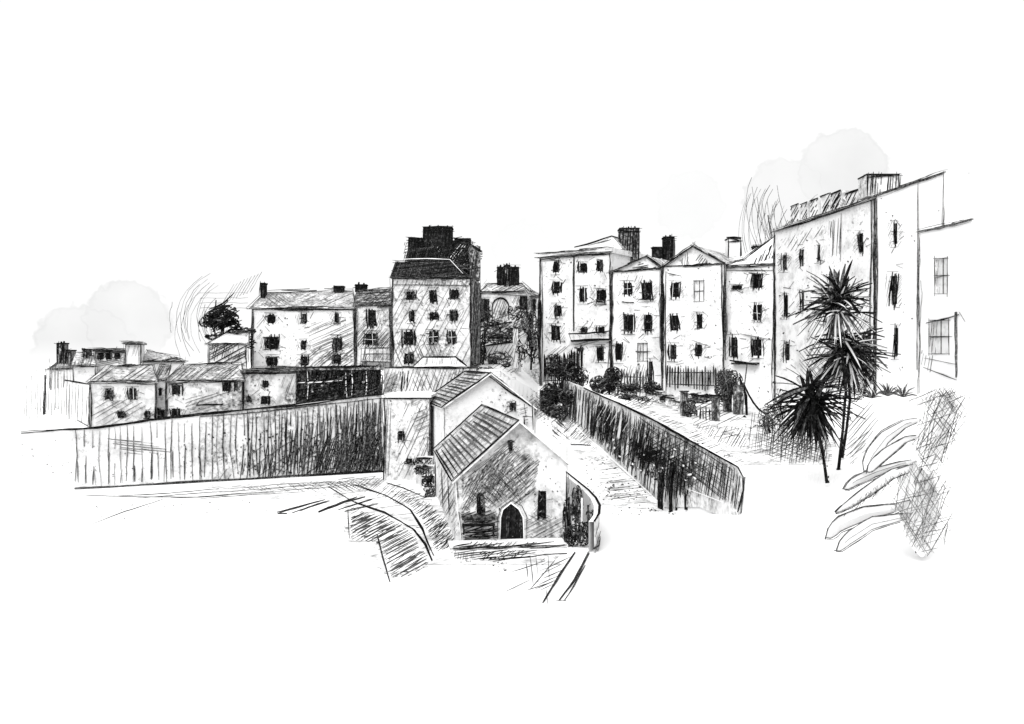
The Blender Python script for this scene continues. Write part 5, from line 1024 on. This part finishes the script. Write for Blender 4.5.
# big-leaved plant
Y = 40
th = thing('large_leaf_plant', 'large plant with broad white outlined leaves and dark hatched folds, lower right', 'plant', ground_at(922, 556))
m = M(); m.tube([W(922, 556, Y), W(919, 520, Y), W(917, 470, Y), W(922, 425, Y), W(925, 400, Y)], [.1, .13, .13, .1, .07], 'chalk', 8)
for x0, x1 in ((919, 921), (916, 915), (922, 925)): m.tube([W(x0, 553, Y - .25), W(x1, 480, Y - .25)], [.03, .02], 'graphite')
m.build('stem', th)
def leaf(P, w, Yt, hat=0, outl='pencil', vein=True, hm=('pencil', 'faint'), ow=1.3, fold=.25):
    """broad blade along P (rows/columns, root to tip), tip at distance Yt"""
    n = 13; C = []; E0 = []; E1 = []; m = M()
    def along(t):
        f_ = t * (len(P) - 1); i = min(int(f_), len(P) - 2); f_ -= i
        return P[i][0] + (P[i + 1][0] - P[i][0]) * f_, P[i][1] + (P[i + 1][1] - P[i][1]) * f_
    for i in range(n):
        t = i / (n - 1); x, y = along(t); C.append(W(x, y, Y + (Yt - Y) * t))
    for i in range(n):
        t = i / (n - 1); d = (C[min(i + 1, n - 1)] - C[max(i - 1, 0)]).normalized(); sd_ = d.cross(Vector((0, 1, 0.15))).normalized()
        wd = w * Y / F * ((min(1, .25 + t * 1.4) * math.sqrt(max(0.0, 1 - max(0, (t - .72) / .28) ** 2))) if not hat else math.sin(math.pi * (t * .86 + .12)) ** .7 if i < n - 1 else .05)
        E0.append(C[i] + sd_ * wd + Vector((0, fold * wd, 0))); E1.append(C[i] - sd_ * wd + Vector((0, fold * wd, 0)))
    for i in range(n - 1):
        m.poly([C[i], C[i + 1], E0[i + 1], E0[i]], 'chalk'); m.poly([C[i], E1[i], E1[i + 1], C[i + 1]], 'chalk')
    r = ow * .5 * Y / F; o = Vector((0, -.03, 0))
    for k in range(2):
        for E in (E0, E1):
            if hat > 30: continue
            j = Vector((U(-.03, .03), -.03, U(-.03, .03))) * 1.6; m.tube([p + j + Vector((U(-1, 1), 0, U(-1, 1))) * .012 for p in E[1 if k == 0 else 3:]], [r * U(.5, 1.1) for _ in E[1 if k == 0 else 3:]], outl if k == 0 else 'pencil')
    if vein and R() < .6: m.tube([p + o for p in C[2:-2]], [r * .5] * (n - 4), 'faint')
    if hat:
        fp = tri_plane(C[0], C[-1], E0[n // 2]) if abs((C[-1] - C[0]).cross(E0[n // 2] - C[0]).y) > 1e-4 else Pl(C[0], Vector((0, -1, 0)))
        po = [proj(p) for p in E0] + [proj(p) for p in E1[::-1]]
        mx_, my_ = sum(p[0] for p in po) / len(po), sum(p[1] for p in po) / len(po)
        big = [(mx_ + (p[0] - mx_) * U(1.1, 1.75), my_ + (p[1] - my_) * U(.95, 1.1)) for p in po]
        for (a_, sp_) in ((58, 2.7), (-52, 3.0), (82, 3.4), (18, 4.2), (70, 4)): m.hatch(fp.at, big if hat > 30 else po, a_ + U(-6, 6), sp_, .95, list(hm), wob=1.6, drop=.15, off=.22, jit=.5, brk=.8, fall=lambda x, y: .92 - .62 * min(1, abs(x - mx_) / 24))
    m.build('leaf', th)
leaf([(924, 418), (905, 424), (886, 437), (873, 454), (864, 471)], 7, 38.5)
leaf([(920, 436), (905, 440), (888, 452), (876, 462), (866, 472)], 6, 37.5, vein=False)
leaf([(918, 460), (900, 464), (876, 472), (857, 480), (843, 489)], 5, 38)
leaf([(916, 466), (893, 474), (870, 490), (850, 504), (835, 513)], 5, 37, 14, 'graphite', hm=('graphite', 'pencil'))
leaf([(918, 500), (895, 508), (865, 514), (840, 524), (825, 538)], 8, 37)
leaf([(919, 515), (900, 518), (872, 524), (850, 538), (835, 551)], 7, 36.5)
leaf([(916, 402), (930, 396), (945, 398), (953, 406), (948, 424)], 9, 40.5, 40, 'pencil', hm=('graphite', 'graphite', 'pencil'))
leaf([(938, 394), (940, 415), (934, 440), (928, 458), (928, 474)], 16, 38.6, 46, 'faint', hm=('pencil', 'pencil', 'faint', 'graphite'), ow=1.2)
leaf([(905, 468), (918, 480), (922, 510), (922, 535), (922, 557)], 20, 39.0, 60, 'faint', hm=('pencil', 'faint', 'faint', 'pencil'), ow=.9)
# ================================================================== LIGHT, SKY, CAMERA
w = bpy.data.worlds.new('World'); SC.world = w; w.use_nodes = True; nt = w.node_tree; N = nt.nodes; L = nt.links
bg = N['Background']; bg.inputs['Strength'].default_value = .12
sky = N.new('ShaderNodeTexSky'); sky.sky_type = 'NISHITA'; sky.sun_disc = False; EL, RO = math.radians(48), math.radians(205)
sky.sun_elevation = EL; sky.sun_rotation = RO; sky.dust_density = 4.0
bw = N.new('ShaderNodeRGBToBW'); L.new(sky.outputs[0], bw.inputs[0])
tc = N.new('ShaderNodeTexCoord'); nm = N.new('ShaderNodeVectorMath'); nm.operation = 'NORMALIZE'; L.new(tc.outputs['Generated'], nm.inputs[0])
nz = N.new('ShaderNodeTexNoise'); nz.inputs['Scale'].default_value = 85; nz.inputs['Detail'].default_value = 2; L.new(nm.outputs[0], nz.inputs['Vector'])
n2 = N.new('ShaderNodeTexNoise'); n2.inputs['Scale'].default_value = 16; n2.inputs['Detail'].default_value = 4; L.new(nm.outputs[0], n2.inputs['Vector'])
CLOUD = 1.0
tot = None
def mth(op, a, b):
    k = N.new('ShaderNodeMath'); k.operation = op
    for i, v in enumerate((a, b)):
        if isinstance(v, (int, float)): k.inputs[i].default_value = v
        else: L.new(v, k.inputs[i])
    return k.outputs[0]
for (x, y, r, amt) in ((842, 174, 44, .62), (784, 198, 42, .55), (128, 322, 42, .62), (85, 352, 48, .6), (690, 205, 36, .2), (662, 225, 30, .14), (522, 250, 32, .15)):
    d = ray(x, y).normalized(); vd = N.new('ShaderNodeVectorMath'); vd.operation = 'DISTANCE'; L.new(nm.outputs[0], vd.inputs[0]); vd.inputs[1].default_value = d
    wob = mth('MULTIPLY', mth('SUBTRACT', nz.outputs['Fac'], .5), .02); dist = mth('ADD', vd.outputs['Value'], wob)
    rr = r / F * .93
    mr = N.new('ShaderNodeMapRange'); mr.inputs['From Min'].default_value = rr; mr.inputs['From Max'].default_value = rr * .93; L.new(dist, mr.inputs['Value'])
    rim = N.new('ShaderNodeMapRange'); rim.inputs['From Min'].default_value = rr * .86; rim.inputs['From Max'].default_value = rr * .97; rim.inputs['To Min'].default_value = .6; rim.inputs['To Max'].default_value = 1.0; L.new(dist, rim.inputs['Value'])
    v = mth('MULTIPLY', mth('MULTIPLY', mr.outputs[0], rim.outputs[0]), amt)
    v = mth('MULTIPLY', v, mth('MAXIMUM', mth('ADD', mth('MULTIPLY', n2.outputs['Fac'], 1.7), -.15), .2))
    tot = v if tot is None else mth('MAXIMUM', tot, v)
sx = N.new('ShaderNodeSeparateXYZ'); L.new(nm.outputs[0], sx.inputs[0]); hz = N.new('ShaderNodeMapRange'); hz.inputs['From Min'].default_value = .004; hz.inputs['From Max'].default_value = .022; L.new(sx.outputs[2], hz.inputs['Value'])
tot = mth('MULTIPLY', tot, hz.outputs[0])
CAPV = 2.78       # evenly bright overcast: the sky's brightest part is capped by the cloud layer
ev = mth('MINIMUM', mth('MAXIMUM', bw.outputs[0], CAPV * .996), CAPV)
L.new(mth('MULTIPLY', ev, mth('SUBTRACT', 1.0, mth('MULTIPLY', tot, .36))), bg.inputs['Color'])
sd = bpy.data.lights.new('sun', 'SUN'); sd.energy = 1.1; sd.angle = math.radians(55); sd.color = (1, 1, 1)
so = bpy.data.objects.new('sun', sd); COL.objects.link(so)
dv = Vector((math.sin(RO) * math.cos(EL), math.cos(RO) * math.cos(EL), math.sin(EL))); so.rotation_euler = (-dv).to_track_quat('-Z', 'Y').to_euler()
cd = bpy.data.cameras.new('camera'); cd.sensor_width = 36; cd.lens = F / 1024 * 36; cd.clip_end = 8000; cd.clip_start = .5
co = bpy.data.objects.new('camera', cd); COL.objects.link(co); co.location = CAM; co.rotation_euler = (math.radians(90), 0, 0); SC.camera = co
SC.view_settings.view_transform = 'Standard'; SC.view_settings.look = 'None'; SC.view_settings.gamma = 1; SC.view_settings.use_curve_mapping = False
SC.view_settings.exposure = 1.62
SC.cycles.max_bounces = 4; SC.cycles.diffuse_bounces = 3
